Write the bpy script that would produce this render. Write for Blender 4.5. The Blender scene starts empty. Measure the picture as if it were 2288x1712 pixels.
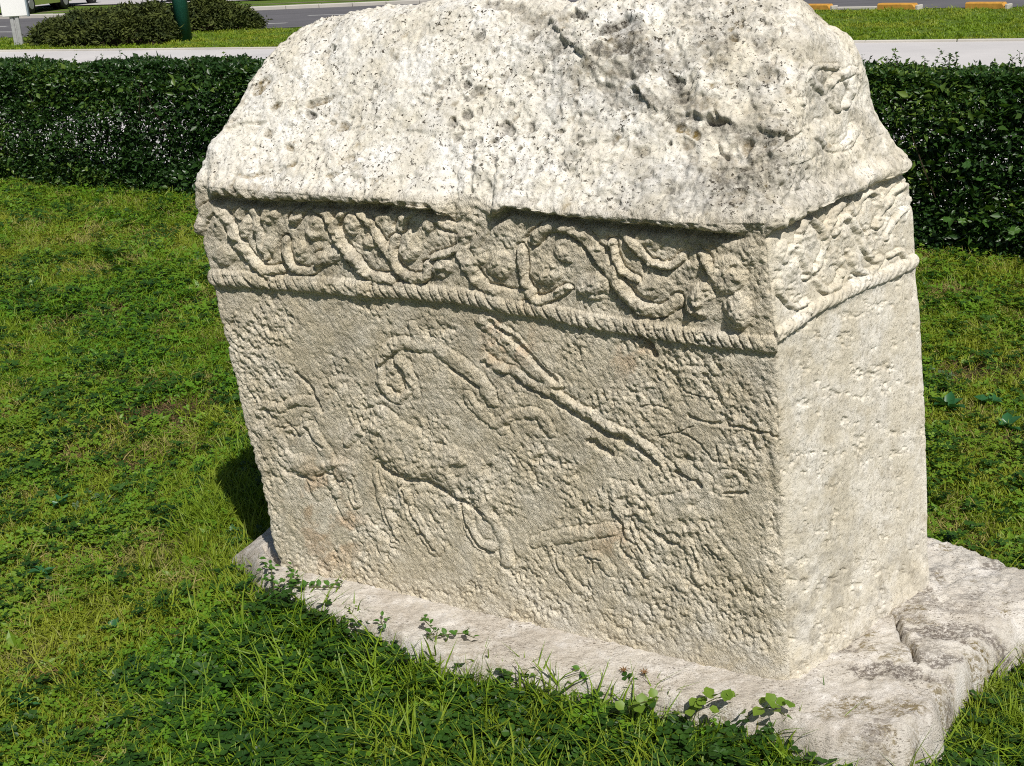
import bpy, math, random
import numpy as np
from mathutils import Matrix, Vector

random.seed(7)
rng = np.random.default_rng(7)
scene = bpy.context.scene
COL = scene.collection

# ------------------------------------------------------------------ camera
PW, PH, FPX, CAMH = 2288.0, 1712.0, 2700.0, 1.65
ROLL = math.atan(0.05)
PITCH = math.atan((PH / 2 + 141) * math.cos(ROLL) / FPX)
FW = np.array([0, math.cos(PITCH), -math.sin(PITCH)])
UP0 = np.array([0, math.sin(PITCH), math.cos(PITCH)])
RT0 = np.array([1.0, 0, 0])
RT = math.cos(ROLL) * RT0 - math.sin(ROLL) * UP0
UP = math.sin(ROLL) * RT0 + math.cos(ROLL) * UP0
CO = np.array([0, 0, CAMH])
cam_d = bpy.data.cameras.new("camera")
cam = bpy.data.objects.new("camera", cam_d)
COL.objects.link(cam)
M = Matrix(((RT[0], UP[0], -FW[0], 0), (RT[1], UP[1], -FW[1], 0), (RT[2], UP[2], -FW[2], CAMH), (0, 0, 0, 1)))
cam.matrix_world = M
cam_d.sensor_width = 36
cam_d.lens = 36 * FPX / PW
cam_d.clip_start = 0.05
cam_d.clip_end = 3000
scene.camera = cam

# ------------------------------------------------------------------ light
SUN_AZ, SUN_EL = math.radians(162), math.radians(51)      # azimuth clockwise from +Y
to_sun = Vector((math.sin(SUN_AZ) * math.cos(SUN_EL), math.cos(SUN_AZ) * math.cos(SUN_EL), math.sin(SUN_EL)))
world = bpy.data.worlds.new("World")
scene.world = world
world.use_nodes = True
wn = world.node_tree
wn.nodes.clear()
sky = wn.nodes.new("ShaderNodeTexSky")
sky.sky_type = 'NISHITA'
sky.sun_disc = False
sky.sun_elevation = SUN_EL
sky.sun_rotation = SUN_AZ
bg = wn.nodes.new("ShaderNodeBackground")
bg.inputs[1].default_value = 0.052
wo = wn.nodes.new("ShaderNodeOutputWorld")
wn.links.new(sky.outputs[0], bg.inputs[0])
wn.links.new(bg.outputs[0], wo.inputs[0])
sd = bpy.data.lights.new("sun", 'SUN')
sd.energy = 4.9
sd.angle = math.radians(0.5)
sd.color = (1.0, 0.955, 0.89)
sun = bpy.data.objects.new("sun", sd)
sun.rotation_euler = to_sun.to_track_quat('Z', 'Y').to_euler()
sun.location = (6, -10, 14)
COL.objects.link(sun)
scene.view_settings.view_transform = 'Standard'
scene.view_settings.look = 'None'
scene.view_settings.exposure = 0.0
scene.view_settings.gamma = 1.0
scene.view_settings.use_curve_mapping = False
scene.render.engine = 'CYCLES'
scene.cycles.max_bounces = 6
scene.cycles.use_denoising = False
scene.cycles.filter_width = 1.05

# ------------------------------------------------------------------ helpers
def ray(x, y):
    return (x - PW / 2) / FPX * RT - (y - PH / 2) / FPX * UP + FW

def gnd(x, y, z=0.0):
    d = ray(x, y)
    return CO + d * ((z - CAMH) / d[2])

def atY(x, y, Y):
    d = ray(x, y)
    return CO + d * (Y / d[1])

def project(P):
    q = P - CO
    zc = q @ FW
    return PW / 2 + FPX * (q @ RT) / zc, PH / 2 - FPX * (q @ UP) / zc

def sstep(a, b, x):
    t = np.clip((x - a) / (b - a), 0, 1)
    return t * t * (3 - 2 * t)

def _hash(ix, iy, iz, seed):
    h = (ix * 374761393 + iy * 668265263 + iz * 2147483647 + seed * 974634777) & 0xFFFFFFFF
    h = ((h ^ (h >> 13)) * 1274126177) & 0xFFFFFFFF
    h = ((h ^ (h >> 16)) * 2246822519) & 0xFFFFFFFF
    return ((h ^ (h >> 15)) & 0xFFFFFF) / float(0xFFFFFF)

def n2(x, y, seed=0):
    x0 = np.floor(x); y0 = np.floor(y)
    fx = x - x0; fy = y - y0
    fx = fx * fx * (3 - 2 * fx); fy = fy * fy * (3 - 2 * fy)
    ix = x0.astype(np.int64); iy = y0.astype(np.int64)
    z = np.zeros_like(ix)
    a = _hash(ix, iy, z, seed); b = _hash(ix + 1, iy, z, seed)
    c = _hash(ix, iy + 1, z, seed); d = _hash(ix + 1, iy + 1, z, seed)
    return (a * (1 - fx) + b * fx) * (1 - fy) + (c * (1 - fx) + d * fx) * fy

def n3(P, f, seed=0):
    P = P * f + 100.5
    F = np.floor(P); t = P - F; t = t * t * (3 - 2 * t)
    I = F.astype(np.int64)
    r = 0
    for dx in (0, 1):
        for dy in (0, 1):
            for dz in (0, 1):
                w = (t[..., 0] if dx else 1 - t[..., 0]) * (t[..., 1] if dy else 1 - t[..., 1]) * (t[..., 2] if dz else 1 - t[..., 2])
                r = r + w * _hash(I[..., 0] + dx, I[..., 1] + dy, I[..., 2] + dz, seed)
    return r

def f2(x, y, seed=0, octs=3, g=0.5):
    r = 0; a = 1; s = 0
    for k in range(octs):
        r = r + a * n2(x * 2 ** k + 17 * k, y * 2 ** k + 5 * k, seed + k); s += a; a *= g
    return r / s

def f3(P, f, seed=0, octs=3, g=0.5):
    r = 0; a = 1; s = 0
    for k in range(octs):
        r = r + a * n3(P, f * 2 ** k, seed + k); s += a; a *= g
    return r / s

def new_mesh(name, V, F, mat=None, smooth=True, parent=None, link=True):
    """V (n,3), F (m,k) array of equal polygons or list"""
    me = bpy.data.meshes.new(name)
    V = np.asarray(V, dtype=np.float32)
    if isinstance(F, np.ndarray):
        k = F.shape[1]; m = F.shape[0]
        me.vertices.add(len(V)); me.vertices.foreach_set("co", V.ravel())
        me.loops.add(m * k); me.loops.foreach_set("vertex_index", F.astype(np.int32).ravel())
        me.polygons.add(m); me.polygons.foreach_set("loop_start", np.arange(0, m * k, k, dtype=np.int32))
        me.update(calc_edges=True)
    else:
        me.from_pydata([tuple(map(float, v)) for v in V], [], [tuple(int(i) for i in f) for f in F])
    if smooth:
        me.polygons.foreach_set("use_smooth", np.ones(len(me.polygons), dtype=bool))
    if mat is not None:
        me.materials.append(mat)
    o = bpy.data.objects.new(name, me)
    if link:
        COL.objects.link(o)
    if parent is not None:
        o.parent = parent
    return o

def set_attr(o, name, arr, kind='FLOAT'):
    a = o.data.attributes.new(name, kind, 'POINT')
    if kind == 'FLOAT':
        a.data.foreach_set("value", np.asarray(arr, dtype=np.float32).ravel())
    elif kind == 'FLOAT_VECTOR':
        a.data.foreach_set("vector", np.asarray(arr, dtype=np.float32).ravel())
    elif kind == 'INT':
        a.data.foreach_set("value", np.asarray(arr, dtype=np.int32).ravel())
    elif kind == 'FLOAT_COLOR':
        a.data.foreach_set("color", np.asarray(arr, dtype=np.float32).ravel())

def tag(o, label=None, cat=None, group=None, kind=None):
    if label: o["label"] = label
    if cat: o["category"] = cat
    if group: o["group"] = group
    if kind: o["kind"] = kind
    return o

def empty(name, loc=(0, 0, 0)):
    e = bpy.data.objects.new(name, None)
    e.empty_display_size = 0.1
    e.location = tuple(float(v) for v in loc)
    COL.objects.link(e)
    return e

class MB:
    """collects simple solids into one mesh"""
    def __init__(s): s.v = []; s.f = []
    def add(s, V, F):
        b = len(s.v); s.v += [tuple(map(float, v)) for v in V]; s.f += [tuple(i + b for i in f) for f in F]
    def box(s, c, d, rz=0, bev=0.0):
        x, y, z = d[0] / 2, d[1] / 2, d[2] / 2
        b = min(bev, x * .9, y * .9, z * .9)
        ca, sa = math.cos(rz), math.sin(rz)
        if b <= 0:
            V = [(sx * x, sy * y, sz * z) for sz in (-1, 1) for sx, sy in ((-1, -1), (1, -1), (1, 1), (-1, 1))]
            F = [(3, 2, 1, 0), (4, 5, 6, 7), (0, 1, 5, 4), (1, 2, 6, 5), (2, 3, 7, 6), (3, 0, 4, 7)]
        else:
            ring = lambda xx, yy, cc, z_: [(-xx + cc, -yy, z_), (xx - cc, -yy, z_), (xx, -yy + cc, z_), (xx, yy - cc, z_), (xx - cc, yy, z_), (-xx + cc, yy, z_), (-xx, yy - cc, z_), (-xx, -yy + cc, z_)]
            V = ring(x - b, y - b, b * .5, -z) + ring(x, y, b, -z + b) + ring(x, y, b, z - b) + ring(x - b, y - b, b * .5, z)
            F = [tuple(range(7, -1, -1)), tuple(range(24, 32))]
            for r in range(3):
                for k in range(8):
                    k2 = (k + 1) % 8
                    F.append((r * 8 + k, r * 8 + k2, r * 8 + 8 + k2, r * 8 + 8 + k))
        s.add([(c[0] + ca * a - sa * b2, c[1] + sa * a + ca * b2, c[2] + cz) for a, b2, cz in V], F)
    def tube(s, pts, rad, n=8, cap=True):
        pts = [np.array(p, float) for p in pts]
        if not hasattr(rad, '__len__'): rad = [rad] * len(pts)
        V = []; F = []
        for i, p in enumerate(pts):
            t = (pts[min(i + 1, len(pts) - 1)] - pts[max(i - 1, 0)]); t = t / np.linalg.norm(t)
            a = np.cross(t, [0.3, 0.5, 1.0] if abs(t[2]) < .9 else [1, 0, 0]); a /= np.linalg.norm(a); b = np.cross(t, a)
            for k in range(n):
                w = 2 * math.pi * k / n
                V.append(p + rad[i] * (math.cos(w) * a + math.sin(w) * b))
        for i in range(len(pts) - 1):
            for k in range(n):
                k2 = (k + 1) % n
                F.append((i * n + k, i * n + k2, i * n + n + k2, i * n + n + k))
        if cap:
            F.append(tuple(range(n - 1, -1, -1))); F.append(tuple((len(pts) - 1) * n + k for k in range(n)))
        s.add(V, F)
    def build(s, name, mat, parent=None, smooth=False, link=True):
        return new_mesh(name, s.v, s.f, mat, smooth, parent, link)

# ------------------------------------------------------------------ materials
class NT:
    def __init__(s, name, rough=0.8, spec=0.3):
        s.m = bpy.data.materials.new(name); s.m.use_nodes = True
        s.t = s.m.node_tree; s.t.nodes.clear()
        s.out = s.n("ShaderNodeOutputMaterial")
        s.p = s.n("ShaderNodeBsdfPrincipled")
        s.p.inputs["Roughness"].default_value = rough
        s.p.inputs["Specular IOR Level"].default_value = spec
        s.l(s.p.outputs[0], s.out.inputs[0])
    def n(s, typ, **kw):
        nd = s.t.nodes.new(typ)
        for k, v in kw.items(): setattr(nd, k, v)
        return nd
    def l(s, a, b): s.t.links.new(a, b)
    def pos(s):
        return s.n("ShaderNodeNewGeometry").outputs["Position"]
    def objc(s):
        return s.n("ShaderNodeTexCoord").outputs["Object"]
    def mapping(s, vec, scale=(1, 1, 1), rot=(0, 0, 0)):
        m = s.n("ShaderNodeMapping"); m.inputs["Scale"].default_value = scale; m.inputs["Rotation"].default_value = rot
        s.l(vec, m.inputs[0]); return m.outputs[0]
    def noise(s, vec, scale, detail=4, rough=.55, dist=0.0):
        t = s.n("ShaderNodeTexNoise"); t.inputs["Scale"].default_value = scale; t.inputs["Detail"].default_value = detail
        t.inputs["Roughness"].default_value = rough; t.inputs["Distortion"].default_value = dist
        s.l(vec, t.inputs["Vector"]); return t.outputs["Fac"]
    def voro(s, vec, scale, feature='F1'):
        t = s.n("ShaderNodeTexVoronoi", feature=feature); t.inputs["Scale"].default_value = scale
        s.l(vec, t.inputs["Vector"]); return t.outputs["Distance"]
    def ramp(s, fac, a, b, c0=0.0, c1=1.0):
        r = s.n("ShaderNodeMapRange"); r.inputs[1].default_value = a; r.inputs[2].default_value = b
        r.inputs[3].default_value = c0; r.inputs[4].default_value = c1; r.clamp = True
        s.l(fac, r.inputs[0]); return r.outputs[0]
    def mix(s, fac, a, b, mode='MIX'):
        m = s.n("ShaderNodeMix", data_type='RGBA', blend_type=mode)
        if isinstance(fac, (int, float)): m.inputs[0].default_value = fac
        else: s.l(fac, m.inputs[0])
        for v, i in ((a, 6), (b, 7)):
            if isinstance(v, tuple): m.inputs[i].default_value = v + (1,) if len(v) == 3 else v
            else: s.l(v, m.inputs[i])
        return m.outputs[2]
    def math(s, op, a, b=0.0):
        m = s.n("ShaderNodeMath", operation=op)
        for v, i in ((a, 0), (b, 1)):
            if isinstance(v, (int, float)): m.inputs[i].default_value = v
            else: s.l(v, m.inputs[i])
        return m.outputs[0]
    def attr(s, name):
        a = s.n("ShaderNodeAttribute"); a.attribute_name = name; return a
    def color(s, c):
        if isinstance(c, tuple): s.p.inputs["Base Color"].default_value = c + (1,)
        else: s.l(c, s.p.inputs["Base Color"])
    def bump(s, h, strength=.5, dist=.01, prev=None):
        b = s.n("ShaderNodeBump"); b.inputs["Strength"].default_value = strength; b.inputs["Distance"].default_value = dist
        s.l(h, b.inputs["Height"])
        if prev is not None: s.l(prev, b.inputs["Normal"])
        s.l(b.outputs[0], s.p.inputs["Normal"]); return b.outputs[0]

def mat_stone():
    m = NT("weathered_limestone", .92, .12)
    P = m.pos()
    tool = m.attr("toolco").outputs["Vector"]; fm = m.attr("longface").outputs["Fac"]
    big = m.noise(P, 2.6, 4, .6); mid = m.noise(P, 11, 5, .65); fine = m.noise(P, 70, 5, .75)
    c = m.mix(m.ramp(big, .35, .65), (.70, .655, .55), (.80, .76, .665))
    c = m.mix(m.ramp(mid, .42, .66), c, (.87, .85, .80))
    c = m.mix(m.ramp(fine, .50, .66, 0, .55), c, (.43, .395, .32))
    st = m.attr("stain"); sep = m.n("ShaderNodeSeparateXYZ"); m.l(st.outputs["Vector"], sep.inputs[0])
    c = m.mix(m.math('MULTIPLY', sep.outputs[2], .45), c, (.62, .42, .26))
    brk = m.ramp(m.noise(P, 55, 5, .75), .38, .62)
    c = m.mix(m.math('MULTIPLY', sep.outputs[1], brk), c, (.21, .145, .04))
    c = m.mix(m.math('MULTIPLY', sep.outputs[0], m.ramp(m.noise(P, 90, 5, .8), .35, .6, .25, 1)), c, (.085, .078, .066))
    sh = m.attr("tone").outputs["Fac"]                                  # 0 = greyer tooled face, shade painted in, 1 = pale washed face, kept sunlit
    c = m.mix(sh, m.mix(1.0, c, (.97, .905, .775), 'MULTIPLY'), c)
    # tooling strokes on the long face: grime and raking shade coloured in, lit lips painted paler
    ta = m.noise(m.mapping(tool, (.48, 1, 1)), 150, 4, .65)
    tb = m.noise(m.mapping(tool, (.55, 1, 1)), 330, 3, .6)
    gr = m.math('MULTIPLY', m.ramp(ta, .40, .30), fm)
    c = m.mix(m.math('MULTIPLY', gr, .75), c, (.17, .15, .105))
    c = m.mix(m.math('MULTIPLY', m.math('MULTIPLY', m.ramp(tb, .58, .68), fm), .5), c, (.84, .80, .69))
    c = m.mix(m.math('MULTIPLY', m.math('MULTIPLY', m.ramp(tb, .40, .33), fm), .6), c, (.13, .115, .085))
    # black dots of algae and pitting on the washed faces
    om = m.math('SUBTRACT', 1.0, m.math('MULTIPLY', fm, .75))
    zone = m.ramp(m.noise(P, 9, 4, .7), .40, .56, .2, 1)
    gable = m.attr("calm").outputs["Fac"]
    zone = m.math('MULTIPLY', m.math('MULTIPLY', zone, om), gable)
    s1 = m.ramp(m.noise(P, 115, 4, .65), .595, .63); s2 = m.ramp(m.noise(P, 300, 2, .5), .64, .70); s3 = m.ramp(m.noise(P, 48, 5, .75), .62, .66)
    c = m.mix(m.math('MULTIPLY', s1, zone), c, (.075, .065, .05))
    c = m.mix(m.math('MULTIPLY', s2, m.math('MULTIPLY', om, .65)), c, (.11, .095, .07))
    c = m.mix(m.math('MULTIPLY', s3, m.math('MULTIPLY', zone, .8)), c, (.12, .09, .04))
    m.color(c)
    b = m.bump(m.noise(P, 150, 5, .8), .7, .005)
    b = m.bump(m.math('MULTIPLY', ta, fm), .9, .009, b)
    b = m.bump(m.math('MULTIPLY', tb, fm), .9, .005, b)
    m.bump(m.math('SUBTRACT', 1.0, m.math('MULTIPLY', s1, zone)), .8, .003, b)
    return m.m

def mat_slab():
    m = NT("pale_pink_limestone", .9, .15)
    P = m.pos()
    big = m.noise(P, 3.0, 4, .6); mid = m.noise(P, 14, 5, .65); fine = m.noise(P, 80, 4, .7)
    c = m.mix(m.ramp(big, .4, .62), (.55, .50, .43), (.66, .62, .55))
    c = m.mix(m.ramp(mid, .48, .72), c, (.80, .765, .715))
    c = m.mix(m.ramp(fine, .55, .75, 0, .5), c, (.40, .34, .27))
    st = m.attr("stain"); sep = m.n("ShaderNodeSeparateXYZ"); m.l(st.outputs["Vector"], sep.inputs[0])
    brk = m.ramp(m.noise(m.mapping(P, (1, 1.6, 1)), 60, 5, .8), .47, .56)
    c = m.mix(m.math('MULTIPLY', sep.outputs[1], brk), c, (.20, .15, .055))
    c = m.mix(m.math('MULTIPLY', sep.outputs[0], m.ramp(m.noise(m.mapping(P, (1, 1.7, 1)), 75, 5, .85), .46, .52, .08, .95)), c, (.17, .145, .125))
    sp = m.ramp(m.noise(m.mapping(P, (1, 2.2, 3)), 105, 5, .7), .56, .61)
    sp2 = m.ramp(m.noise(P, 8, 3, .6), .38, .56, .15, 1)
    c = m.mix(m.math('MULTIPLY', m.math('MULTIPLY', sp, sp2), .8), c, (.10, .075, .05))
    m.color(c)
    b = m.bump(m.noise(m.mapping(P, (.7, 1.6, 2)), 90, 5, .75), .75, .007)
    m.bump(m.noise(P, 300, 3, .7), .8, .003, b)
    return m.m

def leaf_mat(name, c1, c2, c3=None, trans=.35, rough=.55, attr=False, pscale=.9):
    m = NT(name, rough, .35)
    oi = m.n("ShaderNodeObjectInfo")
    P = m.pos()
    r = oi.outputs["Random"] if not attr else m.attr("rnd").outputs["Fac"]
    c = m.mix(r, c1, c2)
    if c3:
        patch = m.ramp(m.noise(P, pscale, 4, .6), .44, .62)
        c = m.mix(m.math('MULTIPLY', patch, .8), c, c3)
    m.color(c)
    tr = m.n("ShaderNodeBsdfTranslucent"); m.l(m.mix(1.0, c, (1.25, 1.2, .55), 'MULTIPLY'), tr.inputs[0])
    mx = m.n("ShaderNodeMixShader"); mx.inputs[0].default_value = trans
    m.l(m.p.outputs[0], mx.inputs[1]); m.l(tr.outputs[0], mx.inputs[2]); m.l(mx.outputs[0], m.out.inputs[0])
    return m.m

def flat_mat(name, c, rough=.6, spec=.4, var=.12, scale=6, metal=0.0):
    m = NT(name, rough, spec)
    m.p.inputs["Metallic"].default_value = metal
    n = m.noise(m.pos(), scale, 5, .6)
    m.color(m.mix(m.ramp(n, .3, .7), tuple(v * (1 - var) for v in c), tuple(min(1, v * (1 + var)) for v in c)))
    return m.m

STONE = mat_stone(); SLAB = mat_slab()
# ================================================================== THE SETTING
def sheet(name, pts, z, mat, kind='structure'):
    c = np.mean(np.array(pts), axis=0)
    V = [(p[0], p[1], z) for p in pts]
    o = new_mesh(name, V, [tuple(range(len(pts)))], mat, smooth=False)
    tag(o, kind=kind)
    return o

def mat_soil():
    m = NT("lawn_soil", .95, .1)
    P = m.pos()
    a = m.noise(P, 5, 5, .7); b = m.noise(P, 45, 5, .75); g = m.noise(P, .8, 4, .6)
    c = m.mix(m.ramp(b, .35, .65), (.045, .045, .014), (.085, .105, .026))
    c = m.mix(m.ramp(a, .5, .75), c, (.085, .055, .028))
    c = m.mix(m.ramp(g, .4, .7, 0, .6), c, (.055, .085, .018))
    m.color(c)
    m.bump(b, 1.0, .03)
    return m.m

def mat_far_grass():
    m = NT("mown_verge_grass", .9, .15)
    P = m.pos()
    a = m.noise(P, 1.2, 5, .6); b = m.noise(P, 14, 6, .8); g = m.noise(P, 60, 3, .7)
    c = m.mix(m.ramp(b, .35, .68), (.075, .135, .016), (.15, .235, .035))
    c = m.mix(m.ramp(a, .45, .7, 0, .45), c, (.17, .19, .05))
    c = m.mix(m.ramp(g, .56, .7, 0, .5), c, (.035, .06, .012))
    m.color(c)
    m.bump(g, .8, .04)
    return m.m

def mat_pave(name, c0, c1, crack=True):
    m = NT(name, .85, .2)
    P = m.pos()
    a = m.noise(P, .7, 5, .65); b = m.noise(P, 60, 4, .7)
    c = m.mix(m.ramp(a, .3, .7), c0, c1)
    c = m.mix(m.ramp(b, .55, .75, 0, .35), c, tuple(v * .5 for v in c0))
    m.color(c); m.bump(b, .4, .004)
    return m.m

def mat_asphalt():
    m = NT("asphalt", .85, .25)
    P = m.pos()
    a = m.noise(P, .5, 5, .6); b = m.noise(P, 90, 3, .7)
    c = m.mix(m.ramp(a, .3, .7), (.105, .102, .108), (.135, .130, .138))
    c = m.mix(m.ramp(b, .5, .8, 0, .5), c, (.20, .195, .20))
    c = m.mix(m.ramp(m.noise(m.mapping(P, (.15, 2.2, 1), (0, 0, .42)), 1.0, 4, .6), .52, .68, 0, .4), c, (.075, .072, .075))
    m.color(c); m.bump(b, .5, .004)
    return m.m

SOIL = mat_soil(); FARG = mat_far_grass()
PAVE = mat_pave("concrete_paving", (.50, .485, .48), (.60, .58, .57))
KERB = mat_pave("kerb_concrete", (.42, .40, .36), (.56, .53, .48))
ASPH = mat_asphalt()
WHITE = flat_mat("road_paint_white", (.62, .62, .60), .7, .2, .2, 4)
YEL = flat_mat("kerb_paint_orange_yellow", (.52, .27, .05), .6, .3, .25, 9)

# hedge axis
H0 = np.array([-4.03, 9.76]); HD = np.array([6.65, -3.84]); HD /= np.linalg.norm(HD); HN = np.array([-HD[1], HD[0]])
if HN[1] < 0: HN = -HN                                   # away from camera
def hp(s, o): return H0 + HD * s + HN * o                # along, behind

SD = np.array([0.906, -0.4233]); SN = np.array([0.4233, 0.906])
def sp_(al, off): return SD * al + SN * off

R = 420
sheet("ground", [(-R, -R), (R, -R), (R, R), (-R, R)], -0.02, FARG)
so = [gnd(*p) for p in ((505, 1285, .0), (550, 1242, .05), (600, 1206, .08))]
so = [p[:2] for p in so] + [np.array(p) for p in ((-.62, 3.35), (-.2, 3.55), (.35, 3.4), (.8, 3.1))] + \
     [gnd(*p)[:2] for p in ((2100, 1238, .08), (2150, 1246, .08), (2200, 1262, .08), (2288, 1300, .07), (2400, 1335, .05), (2520, 1400, .0), (2500, 1470, .0), (2380, 1500, .0), (2290, 1500, .0), (2215, 1540, .0), (2150, 1620, .0), (2110, 1700, .0), (2050, 1770, .0), (1950, 1800, .0), (1820, 1780, .0), (1720, 1735, .0), (1600, 1705, .0), (1450, 1675, .0), (1300, 1655, .0), (1140, 1622, .0), (960, 1570, .0), (780, 1505, .0), (640, 1435, .0), (560, 1365, .0))]
SO = np.array(so)
def outline_dist(x, y, pl):
    pl = np.r_[pl, pl[:1]]; best = np.full(np.shape(x), 1e9)
    for a_, b_ in zip(pl[:-1], pl[1:]):
        d_ = b_ - a_; t_ = np.clip(((x - a_[0]) * d_[0] + (y - a_[1]) * d_[1]) / (d_ @ d_), 0, 1)
        best = np.minimum(best, np.hypot(x - a_[0] - t_ * d_[0], y - a_[1] - t_ * d_[1]))
    return best
def bank(x, y):          # the turf has grown up against the slab's front
    return .08 * np.exp(-outline_dist(x, y, SO) / .16) * sstep(.75, .35, x) * sstep(3.2, 2.7, y)
# near lawn ground: gently uneven sheet up to the hedge's far side
nx, ny = 160, 150
gx = np.linspace(-9, 9, nx); gy = np.linspace(-2.5, 14.5, ny)
GX, GY = np.meshgrid(gx, gy)
GZ = bank(GX, GY) + (f2(GX * .9 + 30, GY * .9 + 30, 5, 3) - .5) * .05 * sstep(0, 1.5, np.hypot(GX - .2, GY - 2.6) - .9) - .004
LV = np.stack([GX, GY, GZ], -1).reshape(-1, 3)
idx = np.arange(nx * ny).reshape(ny, nx)
LF = np.stack([idx[:-1, :-1], idx[:-1, 1:], idx[1:, 1:], idx[1:, :-1]], -1).reshape(-1, 4)
# keep only the camera's side of the paving
cen = LV[LF].mean(1)[:, :2]
keep = ((cen - H0) @ HN) < 0.75
lawn = new_mesh("lawn_ground", LV, LF[keep], SOIL); tag(lawn, kind='structure')
def ground_z(x, y):
    return bank(x, y) + (f2(x * .9 + 30, y * .9 + 30, 5, 3) - .5) * .05 * sstep(0, 1.5, np.hypot(x - .2, y - 2.6) - .9) - .004

# pavement behind the hedge
sheet("pavement", [hp(-40, .72), hp(40, .72), sp_(45, 18.3), sp_(-60, 18.3)], 0.0, PAVE)
# thin pale lip on the far rim of the pavement
mb = MB()
a, b = sp_(-60, 18.33), sp_(45, 18.33)
for k in range(70):
    p0 = a + (b - a) * k / 70; p1 = a + (b - a) * (k + 1) / 70 - SD * .012
    c = (p0 + p1) / 2
    mb.box((c[0], c[1], .006 + .003 * random.random()), (np.linalg.norm(p1 - p0), .08, .05), math.atan2(SD[1], SD[0]), .008)
o = mb.build("pavement_edging", KERB); tag(o, kind='structure')

near = [np.array(p) for p in ((-60, 52), (-24, 34.9), (-11.5, 29.5), (-5.2, 28.2), (0, 27.4), (6.84, 25.3), (9.78, 23.25), (16, 19.6), (40, 4.5))]
far = [np.array(p) for p in ((-66, 64), (-30, 46.2), (-15.6, 39.9), (-12.5, 38.2), (-7.1, 36.9), (-1.9, 36.2), (8, 33.2), (24, 27.0), (50, 12))]
def densify(pl, n=60):
    pl = np.array(pl); s = np.r_[0, np.cumsum(np.linalg.norm(np.diff(pl, axis=0), axis=1))]
    t = np.linspace(0, s[-1], n); q = np.stack([np.interp(t, s, pl[:, 0]), np.interp(t, s, pl[:, 1])], -1)
    for _ in range(2): q[1:-1] = (q[:-2] + 2 * q[1:-1] + q[2:]) / 4
    return q
nd_, fd_ = densify(near), densify(far)
V = np.r_[np.c_[nd_, np.full(60, -.012)], np.c_[fd_, np.full(60, -.012)]]
F = np.array([(i, i + 1, 61 + i, 60 + i) for i in range(59)])
o = new_mesh("road", V, F, ASPH, smooth=False); tag(o, kind='structure')
# far kerb (pale), split in stones
def kerb_run(name, pl, w, h, ln, mat, i0=0, i1=None, side=1):
    pl = np.array(pl); s = np.r_[0, np.cumsum(np.linalg.norm(np.diff(pl, axis=0), axis=1))]
    L = s[-1]; n = int(L / ln); mb = MB()
    for k in range(n):
        m = (k + .5) * ln; p = np.array([np.interp(m, s, pl[:, 0]), np.interp(m, s, pl[:, 1])])
        q = np.array([np.interp(m + .1, s, pl[:, 0]), np.interp(m + .1, s, pl[:, 1])]); d = (q - p) / np.linalg.norm(q - p)
        nn = np.array([-d[1], d[0]]) * side; c = p + nn * w / 2
        mb.box((c[0], c[1], h / 2 - .04 + random.uniform(-.003, .003)), (ln - .015, w, h + .06), math.atan2(d[1], d[0]), .015)
    o = mb.build(name, mat); tag(o, kind='structure'); return o
kerb_run("kerb", fd_[6:52], .32, .10, 1.0, KERB, side=1)
# median verge and far carriageway
fd2 = fd_ + np.array([.02, .33])
far2 = [np.array(p) for p in ((-72, 76), (-36, 58.5), (-16.5, 48.0), (-11, 44.9), (-4, 42.6), (10, 38.5), (30, 31), (56, 17))]
far3 = [np.array(p) for p in ((-76, 90), (-40, 68), (-18.5, 55.0), (-10, 50.5), (-3, 47.8), (12, 43.5), (34, 35), (62, 21))]
f2d, f3d = densify(far2), densify(far3)
V = np.r_[np.c_[f2d, np.full(60, .02)], np.c_[f3d, np.full(60, .02)]]
o = new_mesh("far_carriageway", V, F, mat_pave("pale_asphalt", (.42, .405, .40), (.50, .48, .47)), smooth=False); tag(o, kind='structure')
# a worn dirt track along the median
dm = mat_pave("bare_earth", (.13, .115, .07), (.20, .18, .12))
mid0 = densify([(-30, 50.6), (-16.5, 43.6), (-11, 42.2), (-4, 40.0), (8, 36.4)]); wob = (n2(np.arange(60) * .7, np.zeros(60), 3) - .5)
V = np.r_[np.c_[mid0 + np.array([0, .1]) * wob[:, None], np.full(60, -.014)], np.c_[mid0 + np.array([.1, .5]) + .4 * wob[::-1, None], np.full(60, -.014)]]
o = new_mesh("dirt_track", V, F, dm, smooth=False); tag(o, kind='structure')

def dash(x0, y0, x1, y1, w=.13):
    a = gnd(x0, y0, -.008)[:2]; b = gnd(x1, y1, -.008)[:2]; d = (b - a) / np.linalg.norm(b - a); nn = np.array([-d[1], d[0]]) * w / 2
    return [a - nn, b - nn, b + nn, a + nn]
rm = MB()
for q in (dash(-60, 72, 31, 71.5), dash(-40, 59.5, 16, 59), dash(572, 53.2, 641, 51.5), dash(689, 34.5, 892, 29.5), dash(760, 49, 900, 45), dash(1100, 25, 1300, 20), dash(180, 67, 330, 62)):
    rm.add([(p[0], p[1], -.008) for p in q], [(0, 1, 2, 3)])
o = rm.build("road_markings", WHITE); tag(o, kind='structure')

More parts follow.
